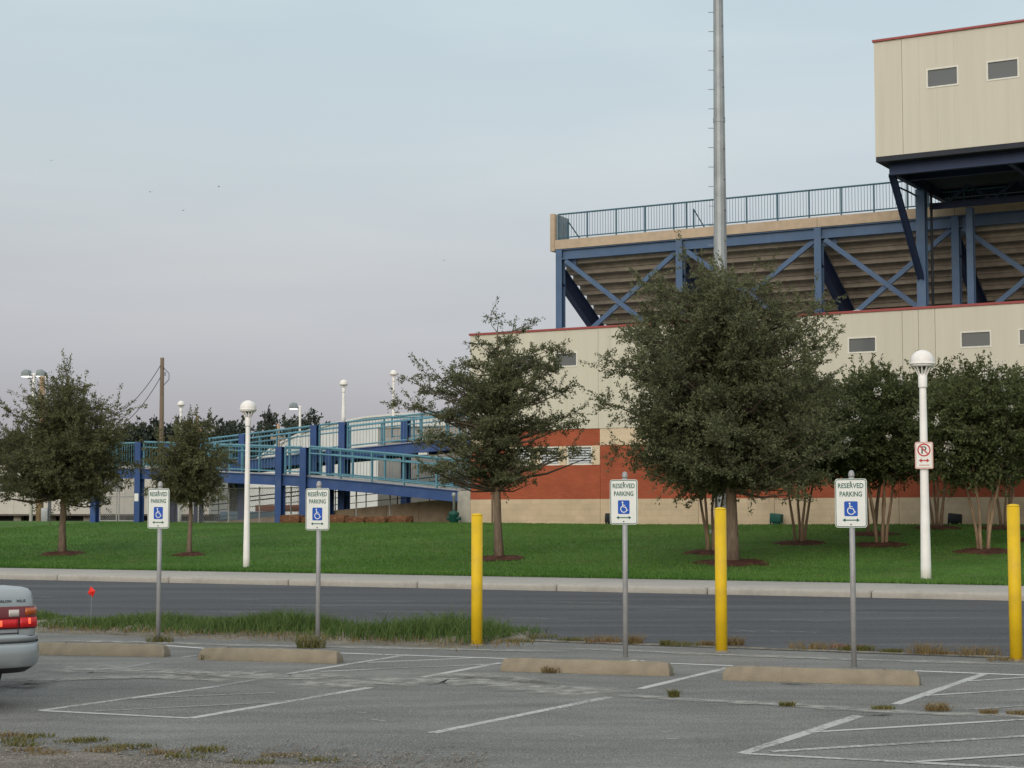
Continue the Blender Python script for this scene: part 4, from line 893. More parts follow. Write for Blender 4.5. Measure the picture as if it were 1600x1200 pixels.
# ------------------------------------------------------------------ signs, bollards, wheel stops
def rsign(px, py, zb, zt, label):
    c = at_z(px, py); e = tag(empty('parking_sign', c, -TH), label, 'sign', 'reserved parking signs')
    MB().lathe([(.026, -.15), (.026, zt + .03)], 16).build('post', 'galv', e, True)
    MB().lathe([(.029, zt + .018), (.030, zt + .028), (.029, zt + .052), (.018, zt + .076), (.003, zt + .082)], 14).build('post_cap', 'galv', e, True)
    h = zt - zb; w = h * .667; zc = (zb + zt) / 2
    pl = MB().prism(round_rect(w, h, .028, 0, zc), -.030, -.027).build('plate', 'signwhite', e)
    Y0, Y1 = -.0312, -.0302
    stroke(round_rect(w - .018, h - .018, .022, 0, zc), .007, Y0, Y1, True).build('border', 'signgreen', pl)
    text_part('RESERVED', w * .80, h * .105, 'lettering', 'signgreen', pl, 0, zb + h * .857, Y0, .018)
    text_part('PARKING', w * .70, h * .105, 'lettering', 'signgreen', pl, 0, zb + h * .685, Y0, .018)
    sq = h * .305; sz_ = zb + h * .385
    pn = MB().prism(round_rect(sq * .92, sq, .012, 0, sz_), Y0, Y1).build('symbol_panel', 'signblue', pl)
    u = sq / 10; y0, y1 = -.0324, -.0314
    X = lambda x, z: (x * u, sz_ + z * u)
    mb = MB().prism([X(-.9 + .62 * math.cos(R(a)), 3.55 + .62 * math.sin(R(a))) for a in range(0, 360, 30)], y0, y1)
    mb = merge(mb, stroke([X(-.85, 2.8), X(-.6, .2), X(1.5, .0), X(2.6, -2.4), X(3.4, -2.1)], .72 * u, y0, y1), stroke([X(-.7, 1.45), X(1.1, 1.35)], .55 * u, y0, y1),
               stroke([X(.1 + 2.45 * math.cos(R(a)), -1.3 + 2.45 * math.sin(R(a))) for a in range(125, 346, 15)], .62 * u, y0, y1))
    mb.build('wheelchair_symbol', 'signwhite', pn)
    za = zb + h * .152; L = w * .27
    merge(stroke([(-L * .7, za), (L * .7, za)], .010, Y0, Y1), MB().prism([(-L, za), (-L * .66, za + .018), (-L * .66, za - .018)], Y0, Y1), MB().prism([(L, za), (L * .66, za - .018), (L * .66, za + .018)], Y0, Y1)).build('arrow', 'signgreen', pl)
    for z in (zt - .032, zb + .030):
        MB().lathe([(.007, 0), (.007, .006)], 8).build('bolt', 'darklens', pl).matrix_local = Matrix.Translation((0, -.030, z)) @ Matrix.Rotation(R(90), 4, 'X')
    return e
rsign(247, 1003, 1.285, 1.74, 'reserved parking sign on grey post just beside the silver sedan')
rsign(496.5, 1008, 1.27, 1.735, 'reserved parking sign on grey post rising from the long grass by the wheel stop')
rsign(977.5, 1027, 1.343, 1.80, 'reserved parking sign between the grass verge bollard and the middle bollard')
rsign(1334.5, 1042, 1.32, 1.786, 'reserved parking sign behind the longest wheel stop past the middle bollard')
# no parking sign on the lamp post
sc_ = F / lr.y; z1 = lr.z + (904 - 692) / sc_; z0 = lr.z + (904 - 734) / sc_
ns = tag(empty('no_parking_sign', (lr.x - 2 / sc_, lr.y - .115, 0), -R(12)), 'small faded no parking sign with red arrow on white lamp post', 'sign')
h = z1 - z0; w = h * .66; zc = (z0 + z1) / 2
pl = MB().prism(round_rect(w, h, .03, 0, zc), -.003, .001).build('plate', 'signpink', ns)
MB().prism(round_rect(w - .03, h - .03, .025, 0, zc), -.0045, -.0035).build('face', 'signwhite', pl)
stroke(round_rect(w - .05, h - .05, .025, 0, zc), .008, -.0058, -.0048, True).build('border', 'signpink', pl)
text_part('P', .10, .15, 'lettering', 'signblack', pl, 0, zc + h * .20, -.0058, .01)
rr = w * .33
stroke([(rr * math.cos(R(a)), zc + h * .2 + rr * math.sin(R(a))) for a in range(0, 360, 15)], .028, -.0070, -.0060, True).build('ring', 'signred', pl)
stroke([(-rr * .7, zc + h * .2 + rr * .7), (rr * .7, zc + h * .2 - rr * .7)], .024, -.0082, -.0072).build('slash', 'signred', pl)
za = zc - h * .19; L = w * .30
merge(stroke([(-L * .6, za), (L * .6, za)], .026, -.0058, -.0048), MB().prism([(-L, za), (-L * .45, za + .045), (-L * .45, za - .045)], -.0058, -.0048), MB().prism([(L, za), (L * .45, za - .045), (L * .45, za + .045)], -.0058, -.0048)).build('arrow', 'signred', pl)
box_part('bottom_text_bar', 'signpink', pl, -w * .28, w * .28, -.0056, -.0046, zc - h * .38, zc - h * .34)
for z in (z1 - .08, z0 + .08): MB().lathe([(.10, z - .012), (.10, z + .012)], 18, (2 / sc_, .115)).build('clamp_band', 'galv', ns)

def bollard(px, py, hgt, label):
    c = at_z(px, py); e = tag(empty('bollard', c), label, 'bollard', 'yellow bollards')
    MB().lathe([(.062, -.2), (.062, hgt - .02)], 28).build('pipe', 'yellow', e, True)
    MB().lathe([(.0622, hgt - .022), (.0622, hgt - .014), (.058, hgt - .004), (.03, hgt + .004), (.002, hgt + .006)], 28).build('cap', 'yellow', e, True)
    MB().lathe([(.064, -.02), (.085, -.02), (.08, .012), (.0645, .02)], 24).build('footing', 'stop', e)
bollard(745, 1009, (1009 - 805) / (F / 19.57), 'yellow steel bollard at the end of the long grass verge')
bollard(1127.5, 1019, (1019 - 796) / (F / 18.67), 'middle yellow steel bollard of the row of three')
bollard(1588, 1033, (1033 - 791) / (F / 17.54), 'yellow steel bollard at the end of the row away from the grass verge')

def wheel_stop(p, q, label, shift=0.0):
    a, b = at_z(*p), at_z(*q); d = (b - a); L = d.length; ang = math.atan2(d.y, d.x)
    e = tag(empty('wheel_stop', a, ang), label, 'wheel stop', 'concrete wheel stops')
    sec = [(0.0, 0.0), (.018, .06), (.05, .125), (.13, .125), (.162, .06), (.18, 0.0)]
    n = 14; vs = []; g = random.Random(int(p[0]))
    for i in range(n + 1):
        x = shift + (L - shift) * i / n; k = 1.0
        for j, (y, z) in enumerate(sec):
            zz = z * (.93 if i in (0, n) and z > .1 else 1) + (g.uniform(-.005, .004) if z > .1 else 0)
            vs.append((x + (.025 if i == 0 and z > .1 else -.025 if i == n and z > .1 else 0), y + g.uniform(-.003, .003), zz - .004))
    fs = [tuple(range(6)), tuple(range(6 * n + 5, 6 * n - 1, -1))]
    for i in range(n):
        for j in range(6): fs.append((6 * i + (j + 1) % 6, 6 * i + j, 6 * i + 6 + j, 6 * i + 6 + (j + 1) % 6))
    MB().add(vs, fs).build('block', 'stop', e, bevel=.008)
    for x in (.3, L - .3): MB().lathe([(.012, .10), (.012, .127)], 8, (x, .09)).build('anchor_pin', 'wood', e)
wheel_stop((55, 1023), (256, 1027), 'weathered concrete wheel stop next to the silver sedan', -.9)
wheel_stop((308, 1031), (526, 1037), 'short concrete wheel stop in front of the sign in the long grass')
wheel_stop((781, 1049), (1046, 1057), 'grey tan concrete wheel stop with a dry weed on its face')
wheel_stop((1128, 1063), (1437, 1072), 'long cleaner tan concrete wheel stop with dark stain before it')

# utility marker flag
p = at_Y(142, 966, 22.2); fl = tag(empty('marker_flag', (p.x, p.y, 0.0)), 'small red utility marker flag standing in the verge grass', 'flag')
k = F / 22.2; zc = H + (803 - 923.5) / k
MB().tube([(0, 0, 0), (.003, 0, zc + .06)], .0022, 6).build('wire_stake', 'galv', fl)
MB().add([(-.008, 0, zc + .068), (.052, -.012, zc + .012), (.018, .012, zc - .068), (-.048, .008, zc - .02), (.006, -.02, zc)], [(0, 3, 4), (3, 2, 4), (2, 1, 4), (1, 0, 4)]).build('flag', 'redflag', fl)

# straw bales, lawn lights, hydrant
bales = [(460, .55), (490, .75), (520, .85), (552, .8), (590, .85), (622, .75)]
for i, (px, wd) in enumerate(bales):
    g_ = random.Random(i); x = at_Y(px, 812, 66.5); e = None
    a = -7.9 + i * 1.0
    bm = bmesh.new(); bmesh.ops.create_grid(bm, x_segments=1, y_segments=1, size=.5); bm.free()
    bm = bmesh.new(); bmesh.ops.create_cube(bm, size=1); bmesh.ops.subdivide_edges(bm, edges=bm.edges, cuts=7, use_grid_fill=True)
    hh = .26 + .10 * g_.random()
    for v in bm.verts:
        r = 1 - .10 * (abs(v.co.x * 2) ** 6 + abs(v.co.y * 2) ** 6 + abs(v.co.z * 2) ** 6) / 2
        v.co = Vector((v.co.x * .98 * r, v.co.y * .5 * r, v.co.z * hh * r)) + Vector((g_.uniform(-.02, .02), g_.uniform(-.02, .02), g_.uniform(-.02, .02)))
    me = bpy.data.meshes.new('straw_bale'); bm.to_mesh(me); bm.free(); me.materials.append(M['straw'])
    o = link(bpy.data.objects.new('straw_bale', me)); o.location = bld(a, -.35 + .1 * g_.uniform(-1, 1), Z_TOP + hh * .45); o.rotation_euler = (0, 0, -TB + g_.uniform(-.15, .15))
    tag(o, {0: 'reddish brown straw bale at the end of its row by the blue ramp posts', 5: 'reddish brown straw bale at the end of its row towards the abutment'}.get(i, 'reddish brown straw bale in the middle of the row along the ramp wall'), 'straw bale', 'straw bales along the ramp wall')
def flood(px, py, label, m):
    c = bld(0, 0); r = ray(px, py); nx, ny = math.sin(TB), math.cos(TB)
    s = ((PB.x * nx + PB.y * ny) - .45) / (r[0] * nx + r[1] * ny); P = Vector((r[0] * s, r[1] * s, Z_TOP))
    e = tag(empty('ground_floodlight', P, -TB), label, 'floodlight')
    MB().prism([(-.2, .08), (.2, .08), (.22, .36), (-.18, .40)], -.14, .14).build('housing', m, e, bevel=.03)
    for x in (-.2, .2): MB().box(x - .02, x + .02, -.03, .03, -.03, .24).build('bracket', m, e)
    box_part('lens', 'winglass', e, -.15, .17, .135, .15, .13, .33)
    box_part('stand', m, e, -.1, .1, -.1, .1, -.04, .085)
flood(1213, 822, 'green ground floodlight on the lawn against the tan block wall', 'greenbox')
flood(1492, 826, 'near black ground floodlight at the wall behind the crape myrtles', 'darkbox')
flood(955, 823, 'near black ground floodlight at the wall close to the louvred windows', 'darkbox')
p = bld(-.35, -.6, Z_TOP)
hy = tag(empty('standpipe', p, -TB), 'green standpipe with grey pipe beside the building corner', 'standpipe')
MB().lathe([(.12, -.1), (.12, .05), (.17, .07), (.17, .30), (.20, .33), (.20, .42), (.10, .48)], 16).build('body', 'greenbox', hy, True)
MB().lathe([(.05, .46), (.05, 1.0), (.08, 1.02), (.08, 1.1), (.04, 1.16)], 12).build('riser', 'polegalv', hy, True)
MB().tube([(-.28, 0, .2), (.28, 0, .2)], .07, 10).build('outlet', 'greenbox', hy, True)

# ------------------------------------------------------------------ silver sedan (local y forward, x right, rear bumper at y = 0)
CAR_AZ = R(40)
cp = at_Y(57, 1000, 13.4)
car = tag(empty('car', (0, 0, 0), CAR_AZ), 'silver sedan with tail lights lit at the end of the parking row', 'car')
HW = .875
cl = Vector((HW, .18, 0)); cl.rotate(Matrix.Rotation(CAR_AZ, 3, 'Z')); car.location = (cp.x - cl.x, cp.y - cl.y, 0)
# body: (y, half width, sill z, shoulder z, deck z)
stn = [(.06, .60, .40, .80, .86), (.12, .74, .36, .84, .90), (.28, .83, .30, .86, .915), (.7, .87, .24, .87, .925), (1.15, .88, .22, .88, .94), (1.7, .88, .20, .88, .93), (2.6, .88, .20, .87, .91), (3.3, .88, .22, .85, .88), (4.0, .86, .24, .78, .83), (4.5, .80, .28, .68, .74), (4.78, .66, .34, .58, .62), (4.85, .50, .40, .52, .54)]
vs = []; ns_ = 0
for y, w, z0, zs, zd in stn:
    ring = [(0, z0), (w * .85, z0), (w * .97, z0 + .06), (w, (z0 + zs) / 2), (w * .985, zs - .10), (w * .94, zs - .01), (w * .80, zd - .01), (w * .45, zd), (0, zd + .005)]
    ring = ring + [(-x, z) for x, z in ring[-2:0:-1]]; ns_ = len(ring)
    vs += [(x, y, z) for x, z in ring]
fs = [tuple(range(ns_)), tuple(range(len(vs) - 1, len(vs) - 1 - ns_, -1))]
for i in range(len(stn) - 1):
    for j in range(ns_): fs.append((i * ns_ + j, i * ns_ + (j + 1) % ns_, (i + 1) * ns_ + (j + 1) % ns_, (i + 1) * ns_ + j))
body = MB().add(vs, fs).build('body', 'carpaint', car, True)
sb = body.modifiers.new('sub', 'SUBSURF'); sb.levels = 2; sb.render_levels = 2
# cabin
cab = [(1.0, .70, .90, .90), (1.55, .62, .90, 1.34), (2.0, .60, .90, 1.405), (2.7, .60, .90, 1.40), (3.45, .68, .88, .89)]
def cabin(sc, lift, m, name):
    vs = []
    for y, w, z0, z1 in cab:
        vs += [(-w * 1.16 * sc, y, z0), (-w * sc, y, z1 + lift), (w * sc, y, z1 + lift), (w * 1.16 * sc, y, z0)]
    fs = [(0, 1, 2, 3), (19, 18, 17, 16)]
    for i in range(4):
        for j in range(4): fs.append((4 * i + j, 4 * i + (j + 1) % 4, 4 * i + 4 + (j + 1) % 4, 4 * i + 4 + j))
    return MB().add(vs, fs).build(name, m, car, bevel=.05)
cabin(1.0, 0, 'carglass', 'glasshouse')
MB().add([(x, y, z) for y, w, z in ((1.5, .60, 1.335), (1.75, .60, 1.40), (2.1, .60, 1.43), (2.6, .60, 1.43), (2.85, .60, 1.36)) for x in (-w, w)], [(2 * i, 2 * i + 1, 2 * i + 3, 2 * i + 2) for i in range(4)]).build('roof', 'carpaint', car, True)
for sgn in (-1, 1):
    for a, b in (((.80, 1.02, .90), (.615, 1.55, 1.36)), ((.71, 2.35, .90), (.61, 2.35, 1.40)), ((.79, 3.42, .88), (.61, 2.75, 1.39))):
        MB().bar((sgn * a[0], a[1], a[2]), (sgn * b[0], b[1], b[2]), .05, .12).build('pillar', 'carpaint', car)
    MB().box(sgn * .885 - .012, sgn * .885 + .012, .75, 4.1, .48, .53).build('side_moulding', 'carpaint', car)
    MB().box(min(sgn * .80, sgn * 1.0), max(sgn * .80, sgn * 1.0), 3.15, 3.27, .93, 1.06).build('mirror', 'carpaint', car, bevel=.03)
# rear bumper: rounded bar with groove
def hull(half, depth, rc, n=9):          # plan outline of the rear, from right front round to left front
    pts = [(half, .62)]
    for i in range(n + 1):
        a = R(90 * i / n); pts.append((half - rc + rc * math.cos(a), rc * .8 - rc * .8 * math.sin(a) + depth))
    return pts + [(-x, y) for x, y in reversed(pts)]
prof = [(.030, .315), (.012, .335), (.0, .38), (.0, .46), (.012, .493), (.02, .497), (.022, .507), (.010, .511), (.012, .548), (.05, .577), (.14, .586)]
vs = []; K = None
for off, z in prof:
    o_ = hull(HW + .012 - off * .6, off * 1.2, .24); K = len(o_); vs += [(x, y, z) for x, y in o_]
fs = []
for i in range(len(prof) - 1):
    for j in range(K - 1): fs.append((i * K + j, i * K + j + 1, (i + 1) * K + j + 1, (i + 1) * K + j))
bump = MB().add(vs, fs).build('rear_bumper', 'carpaint', car, True)
vs = []
for off, z in ((.012, .497), (.014, .507)):
    vs += [(x, y, z) for x, y in hull(HW + .012 - off * .35, off * .55, .24)]
MB().add(vs, [(j, j + 1, K + j + 1, K + j) for j in range(K - 1)]).build('bumper_groove', 'cartrim', bump)
vs = []
for off, z in ((.03, .312), (.09, .27), (.2, .262)):
    vs += [(x, y, z) for x, y in hull(HW - off * .5, off * 1.2, .24)]
MB().add(vs, [(i * K + j, i * K + j + 1, (i + 1) * K + j + 1, (i + 1) * K + j) for i in range(2) for j in range(K - 1)]).build('valance', 'cartrim', bump, True)
# tail panel and lights follow the curved rear
def shell_piece(name, m, parent, s0, s1, z0, z1, off, thick=.02, rc=.20, half=HW - .055, tilt=.35):
    o_ = hull(half, .03, rc, 14); seg = [0]
    for i in range(1, len(o_)): seg.append(seg[-1] + math.hypot(o_[i][0] - o_[i - 1][0], o_[i][1] - o_[i - 1][1]))
    mid = seg[-1] / 2; vs = []; N = 10
    def at(s):
        s += mid
        for i in range(1, len(o_)):
            if seg[i] >= s:
                u = (s - seg[i - 1]) / (seg[i] - seg[i - 1]); x = o_[i - 1][0] + u * (o_[i][0] - o_[i - 1][0]); y = o_[i - 1][1] + u * (o_[i][1] - o_[i - 1][1])
                dx, dy = o_[i][0] - o_[i - 1][0], o_[i][1] - o_[i - 1][1]; d = math.hypot(dx, dy); return x, y, dy / d, -dx / d
    for i in range(N + 1):
        x, y, nx, ny = at(-(s0 + (s1 - s0) * i / N))
        if nx * x + ny * (y - 1) < 0: nx, ny = -nx, -ny
        for z in (z0, z1):
            lean = tilt * (z - .58)
            vs.append((x + nx * off, y + ny * off + lean * .5, z)); vs.append((x + nx * (off - thick), y + ny * (off - thick) + lean * .5, z))
    fs = [(0, 1, 3, 2), (4 * N + 2, 4 * N + 3, 4 * N + 1, 4 * N)]
    for i in range(N):
        a = 4 * i; b = a + 4
        fs += [(a, a + 2, b + 2, b), (a + 1, b + 1, b + 3, a + 3), (a, b, b + 1, a + 1), (a + 2, a + 3, b + 3, b + 2)]
    return MB().add(vs, fs).build(name, m, parent, True)
TRC, THALF = .10, HW - .05
def tail_shell():
    prof = [(.0, .55), (.0, .60), (.012, .70), (.022, .78), (.03, .83), (.045, .868), (.075, .892), (.13, .903), (.30, .912)]
    vs = []; K2 = None
    for off, z in prof:
        o_ = hull(THALF - off * .45, .03 + off, TRC, 8); K2 = len(o_); vs += [(x, y, z) for x, y in o_]
    return MB().add(vs, [(i * K2 + j, i * K2 + j + 1, (i + 1) * K2 + j + 1, (i + 1) * K2 + j) for i in range(len(prof) - 1) for j in range(K2 - 1)]).build('boot_lid', 'carpaint', car, True)
tail_shell()
for sgn in (-1, 1):
    f = lambda nm, m, p, a, b, z0, z1, o: shell_piece(nm, m, p, *(sorted((sgn * a, sgn * b))), z0, z1, o, .02, TRC, THALF, .2)
    tl = f('tail_light', 'taildark', car, .36, .90, .60, .765, .010)
    f('lens_red', 'tailred', tl, .42, .655, .612, .672, .014); f('lens_red', 'tailred', tl, .672, .885, .612, .682, .014)
    f('lens_amber', 'tailamber', tl, .715, .885, .70, .752, .014); f('lens_clear', 'tailclear', tl, .585, .665, .692, .742, .014)
    f('bulb_glow', 'tailhot', tl, .49, .53, .622, .665, .0155); f('bulb_glow', 'tailhot', tl, .735, .752, .635, .678, .0155)
    f('lid_seam', 'cartrim', car, .655, .660, .562, .598, .004)
f = lambda nm, m, a, b, z0, z1, o: shell_piece(nm, m, car, a, b, z0, z1, o, .02, TRC, THALF, .2)
f('plate_recess', 'cartrim', -.26, .26, .60, .75, .004)
f('lid_gap', 'cartrim', -.655, .655, .566, .573, .003)
bt = text_part('AVALON', .13, .020, 'badge_lettering', 'badge', car, .545, .805, .0, .02); bt2 = text_part('XLS', .075, .020, 'badge_lettering', 'badge', car, .685, .805, .0, .02)
for b_ in (bt, bt2):
    for v in b_.data.vertices: v.co.y = .03 + .026 - .006
for sx_, y in ((-1, 1.05), (1, 1.05), (-1, 3.85), (1, 3.85)):
    wh = empty('wheel', (0, 0, 0)); wh.parent = car; wh.location = (sx_ * .77, y, .315); wh.rotation_euler = (0, R(90), 0)
    MB().lathe([(.19, -.10), (.29, -.105), (.315, -.08), (.315, .08), (.29, .105), (.19, .10)], 30).build('tyre', 'tyre', wh, True)
    MB().lathe([(.03, -.085), (.10, -.088), (.195, -.10), (.195, .10), (.10, .088), (.03, .085)], 24).build('rim', 'rim', wh, True)
MB().tube([(.45, .9, .27), (.45, .22, .25)], [.08, .035], 12).build('muffler', 'cartrim', car, True)
box_part('underbody', 'cartrim', car, -.74, .74, .5, 4.5, .22, .32)

# birds
for i, (x, y) in enumerate([(80, 251), (235, 300), (342, 292), (286, 329), (694, 407)]):
    p = at_Y(x, y, 150); b_ = MB()
    b_.add([(0, -.16, 0), (.04, 0, .03), (0, .2, 0), (-.04, 0, .03), (0, 0, -.05)], [(0, 1, 4), (1, 2, 4), (2, 3, 4), (3, 0, 4), (0, 3, 1), (1, 3, 2)])
    e = tag(b_.build('bird', 'bird'), 'tiny dark bird flying high in the open sky', 'bird', 'birds in the sky'); e.location = p; e.rotation_euler = (0, 0, i * .9); e.scale = (.55, .55, .55)
    for sgn in (-1, 1): MB().add([(sgn * .02, .08, .02), (sgn * .02, -.06, .02), (sgn * .25, -.05, .10), (sgn * .42, -.12, .03), (sgn * .25, .06, .10)], [(0, 1, 2, 4), (4, 2, 3)]).build('wing', 'bird', e)

# ------------------------------------------------------------------ trees
def unit(v): return v / np.maximum(np.linalg.norm(v, axis=-1, keepdims=True), 1e-9)
def leaves_mesh(name, pos, d, L, W, m, parent, g, rvals=None):
    n = len(pos); rv = unit(g.normal(size=(n, 3))); side = unit(np.cross(d, rv))
    L = L * g.uniform(.7, 1.25, (n, 1)); W = W * g.uniform(.7, 1.2, (n, 1)); nn = unit(np.cross(side, d))
    V = np.stack([pos, pos + d * L * .5 + side * W / 2 + nn * W * .15, pos + d * L, pos + d * L * .5 - side * W / 2 + nn * W * .15], 1).reshape(-1, 3)
    r = g.uniform(0, 1, n) if rvals is None else np.clip(rvals + g.normal(0, .22, n), 0, 1)
    return np_mesh(name, V, np.arange(4 * n).reshape(-1, 4), m, parent, np.repeat(r, 4))
def tubes_np(P, Q, r0, r1):               # many thin three sided twigs
    n = len(P); d = unit(Q - P); ref = np.where(np.abs(d[:, 2:3]) < .9, np.array([[0, 0, 1.]]), np.array([[1., 0, 0]]))
    a = unit(np.cross(d, ref)); b = np.cross(d, a); V = []
    for base, r in ((P, r0), (Q, r1)):
        for k in range(3):
            t = 2 * math.pi * k / 3; V.append(base + (a * math.cos(t) + b * math.sin(t)) * np.asarray(r).reshape(-1, 1))
    V = np.stack(V, 1).reshape(-1, 3); i = np.arange(n) * 6
    Fq = np.concatenate([np.stack([i + k, i + (k + 1) % 3, i + 3 + (k + 1) % 3, i + 3 + k], 1) for k in range(3)])
    return V, Fq
def tree(name, label, cat, base, profile, leaders, n_clump, clump_r, sprigs, n_leaf, L, W, leaf_m, bark_m, seed, off=(0, 0), flat=.75, fill=.35, spikes=0, group=None, flowers=0, updir=.25, asym=0.18, droop=.05, limbs=0):
    g = np.random.default_rng(seed); e = tag(empty(name, base), label, cat, group)
    zs = np.array([p[0] for p in profile]); rs = np.array([p[1] for p in profile])
    cen, rad = [], []; ph = g.uniform(0, 6.28, 4); gold = 2.39996
    zz = np.linspace(zs[0], zs[-1], 400); wts = np.interp(zz, zs, rs) ** 1.35 + .05; cdf = np.cumsum(wts) / wts.sum()
    if limbs:
        for i in range(limbs):
            z = np.interp((i + g.uniform(0, 1)) / limbs, cdf, zz); az = i * gold + g.uniform(-.4, .4); Rm = np.interp(z, zs, rs)
            Lm = Rm * g.uniform(.72, 1.16) * (1 + asym * math.sin(az * 2 + ph[0] + z)); tz = (z - zs[0]) / (zs[-1] - zs[0]); up = g.uniform(-.10, .14) + np.interp(tz, [0, .25, .6, 1], [-.10, .02, .20, .45]); bend = g.uniform(-.25, .25)
            nk = max(2, int(Lm / (clump_r * .62)))
            for k in range(nk):
                f = (k + 1.0) / nk * g.uniform(.92, 1.04)
                if f * Lm < .12 * Rm and k: continue
                a2 = az + bend * f + g.normal(0, .10); rr_ = max(.02, f * Lm - clump_r * .5)
                cr = clump_r * g.uniform(.75, 1.25) * (1.10 - .30 * f) * (.62 + .38 * min(1, Rm / max(rs)))
                cen.append((off[0] * z / zs[-1] + rr_ * math.cos(a2), off[1] * z / zs[-1] + rr_ * math.sin(a2), z + (f - .45) * Lm * up + g.normal(0, .06))); rad.append(cr)
    for i in range(0 if limbs else n_clump):
        z = np.interp((i + g.uniform(0, 1)) / n_clump, cdf, zz); az = i * gold + g.uniform(-.5, .5)
        Rz = np.interp(z, zs, rs) * (1 + asym * math.sin(az * 2 + ph[0] + z * 1.7) + asym * .7 * math.sin(az * 3 + ph[1] - z * 2.3))
        q = math.sqrt(fill * fill + (1 - fill * fill) * g.uniform(0, 1))
        cr = clump_r * g.uniform(.7, 1.25) * (.6 + .45 * min(1, np.interp(z, zs, rs) / max(rs)))
        rr_ = max(0, Rz * q - cr * .55)
        cen.append((off[0] * z / zs[-1] + rr_ * math.cos(az), off[1] * z / zs[-1] + rr_ * math.sin(az), z)); rad.append(cr)
    cen = np.array(cen); rad = np.array(rad)
    # wood
    tr_mb = MB()
    for ld in leaders: tr_mb.tube([p[:3] for p in ld], [p[3] for p in ld], 9)
    tr_mb.build('trunk', bark_m, e, True)
    lp_ = []
    for ld in leaders:
        for a, b in zip(ld[:-1], ld[1:]):
            for u in np.linspace(0, 1, 10): lp_.append([a[k] + (b[k] - a[k]) * u for k in range(4)])
    lp_ = np.array(lp_); br = MB()
    for c, r in zip(cen, rad):
        hd = np.hypot(lp_[:, 0] - c[0], lp_[:, 1] - c[1]); want = c[2] - .25 * hd - .05
        ok = lp_[:, 2] > min(zs[0] * 1.02, c[2])
        j = np.argmin(np.where(ok, np.abs(lp_[:, 2] - want) + .5 * hd, 1e9)); s = lp_[j]
        m_ = (s[:3] + c) / 2 + np.array([0, 0, -.06 * np.linalg.norm(c - s[:3])]) + g.normal(0, .05, 3); r0 = min(s[3] * .6, .016 + .012 * np.linalg.norm(c - s[:3]))
        br.tube([s[:3], m_, c], [r0, r0 * .65, .006], 5, False)
    # sprigs
    S, D, Ls, Rv = [], [], [], []
    for c, r in zip(cen, rad):
        k = max(4, int(sprigs * (r / clump_r) ** 2)); d = unit(g.normal(size=(k, 3))); out = np.array([c[0], c[1], 0]); out = out / (np.linalg.norm(out) + .4)
        d = unit(d + out * .45 + np.array([0, 0, updir])); d[:, 2] *= flat; d = unit(d)
        S.append(c + d * r * .12 + g.normal(0, r * .16, (k, 3)) * np.array([1, 1, flat])); D.append(d); Ls.append(r * g.uniform(.45, 1.05, k) * np.where(g.uniform(0, 1, k) < .18, 1.45, 1.0)); Rv.append(np.full(k, g.uniform(.2, .75)))
    if spikes:
        top = cen[cen[:, 2] > np.quantile(cen[:, 2], .55)]
        rim = cen[np.argsort(-np.hypot(cen[:, 0], cen[:, 1]))[:max(4, len(cen) // 5)]]
        pick = np.concatenate([top[g.integers(0, len(top), spikes)], rim[g.integers(0, len(rim), spikes // 2)]]); k = len(pick)
        d = unit(np.stack([pick[:, 0] * .35, pick[:, 1] * .35, np.concatenate([np.full(spikes, 1.0), np.full(k - spikes, .45)])], 1) + g.normal(0, .25, (k, 3)))
        S.append(pick); D.append(d); Ls.append(clump_r * g.uniform(1.1, 2.0, k)); Rv.append(np.full(k, .55))
    S = np.concatenate(S); D = np.concatenate(D); Ls = np.concatenate(Ls); Rv = np.concatenate(Rv)
    e1 = S + D * Ls[:, None]; V, Fq = tubes_np(S, e1, np.full(len(S), .006), np.full(len(S), .002))
    br.build('branches', 'twig', e)
    np_mesh('twigs', V, Fq, 'twig', e)['kind'] = 'stuff'
    cnt = np.maximum(4, (n_leaf * Ls / clump_r).astype(int)); idx = np.repeat(np.arange(len(S)), cnt); n = len(idx)
    u = g.uniform(.12, 1.03, n); p = S[idx] + D[idx] * (Ls[idx] * u)[:, None] + g.normal(0, .022, (n, 3)); p[:, 2] -= droop * u * u * Ls[idx]
    ld_ = unit(D[idx] * .55 + g.normal(0, .6, (n, 3)) + np.array([0, 0, -.05]))
    leaves_mesh('crown', p, ld_, L, W, leaf_m, e, g, Rv[idx])['kind'] = 'stuff'
    if flowers:
        sel = g.choice(np.where((cen[:, 2] > zs[0] + .3))[0], flowers); fp = []
        o_ = unit(np.stack([cen[sel, 0], cen[sel, 1], .5 + 0 * sel], 1) + g.normal(0, .25, (flowers, 3)))
        ctr = cen[sel] + o_ * (rad[sel] * .95)[:, None]
        pos = np.repeat(ctr, 26, 0) + g.normal(0, 1, (flowers * 26, 3)) * np.repeat(g.uniform(.03, .07, flowers), 26)[:, None]
        leaves_mesh('blossoms', pos, unit(g.normal(size=pos.shape)), .05, .045, 'petal', e, g)['kind'] = 'stuff'
    return e
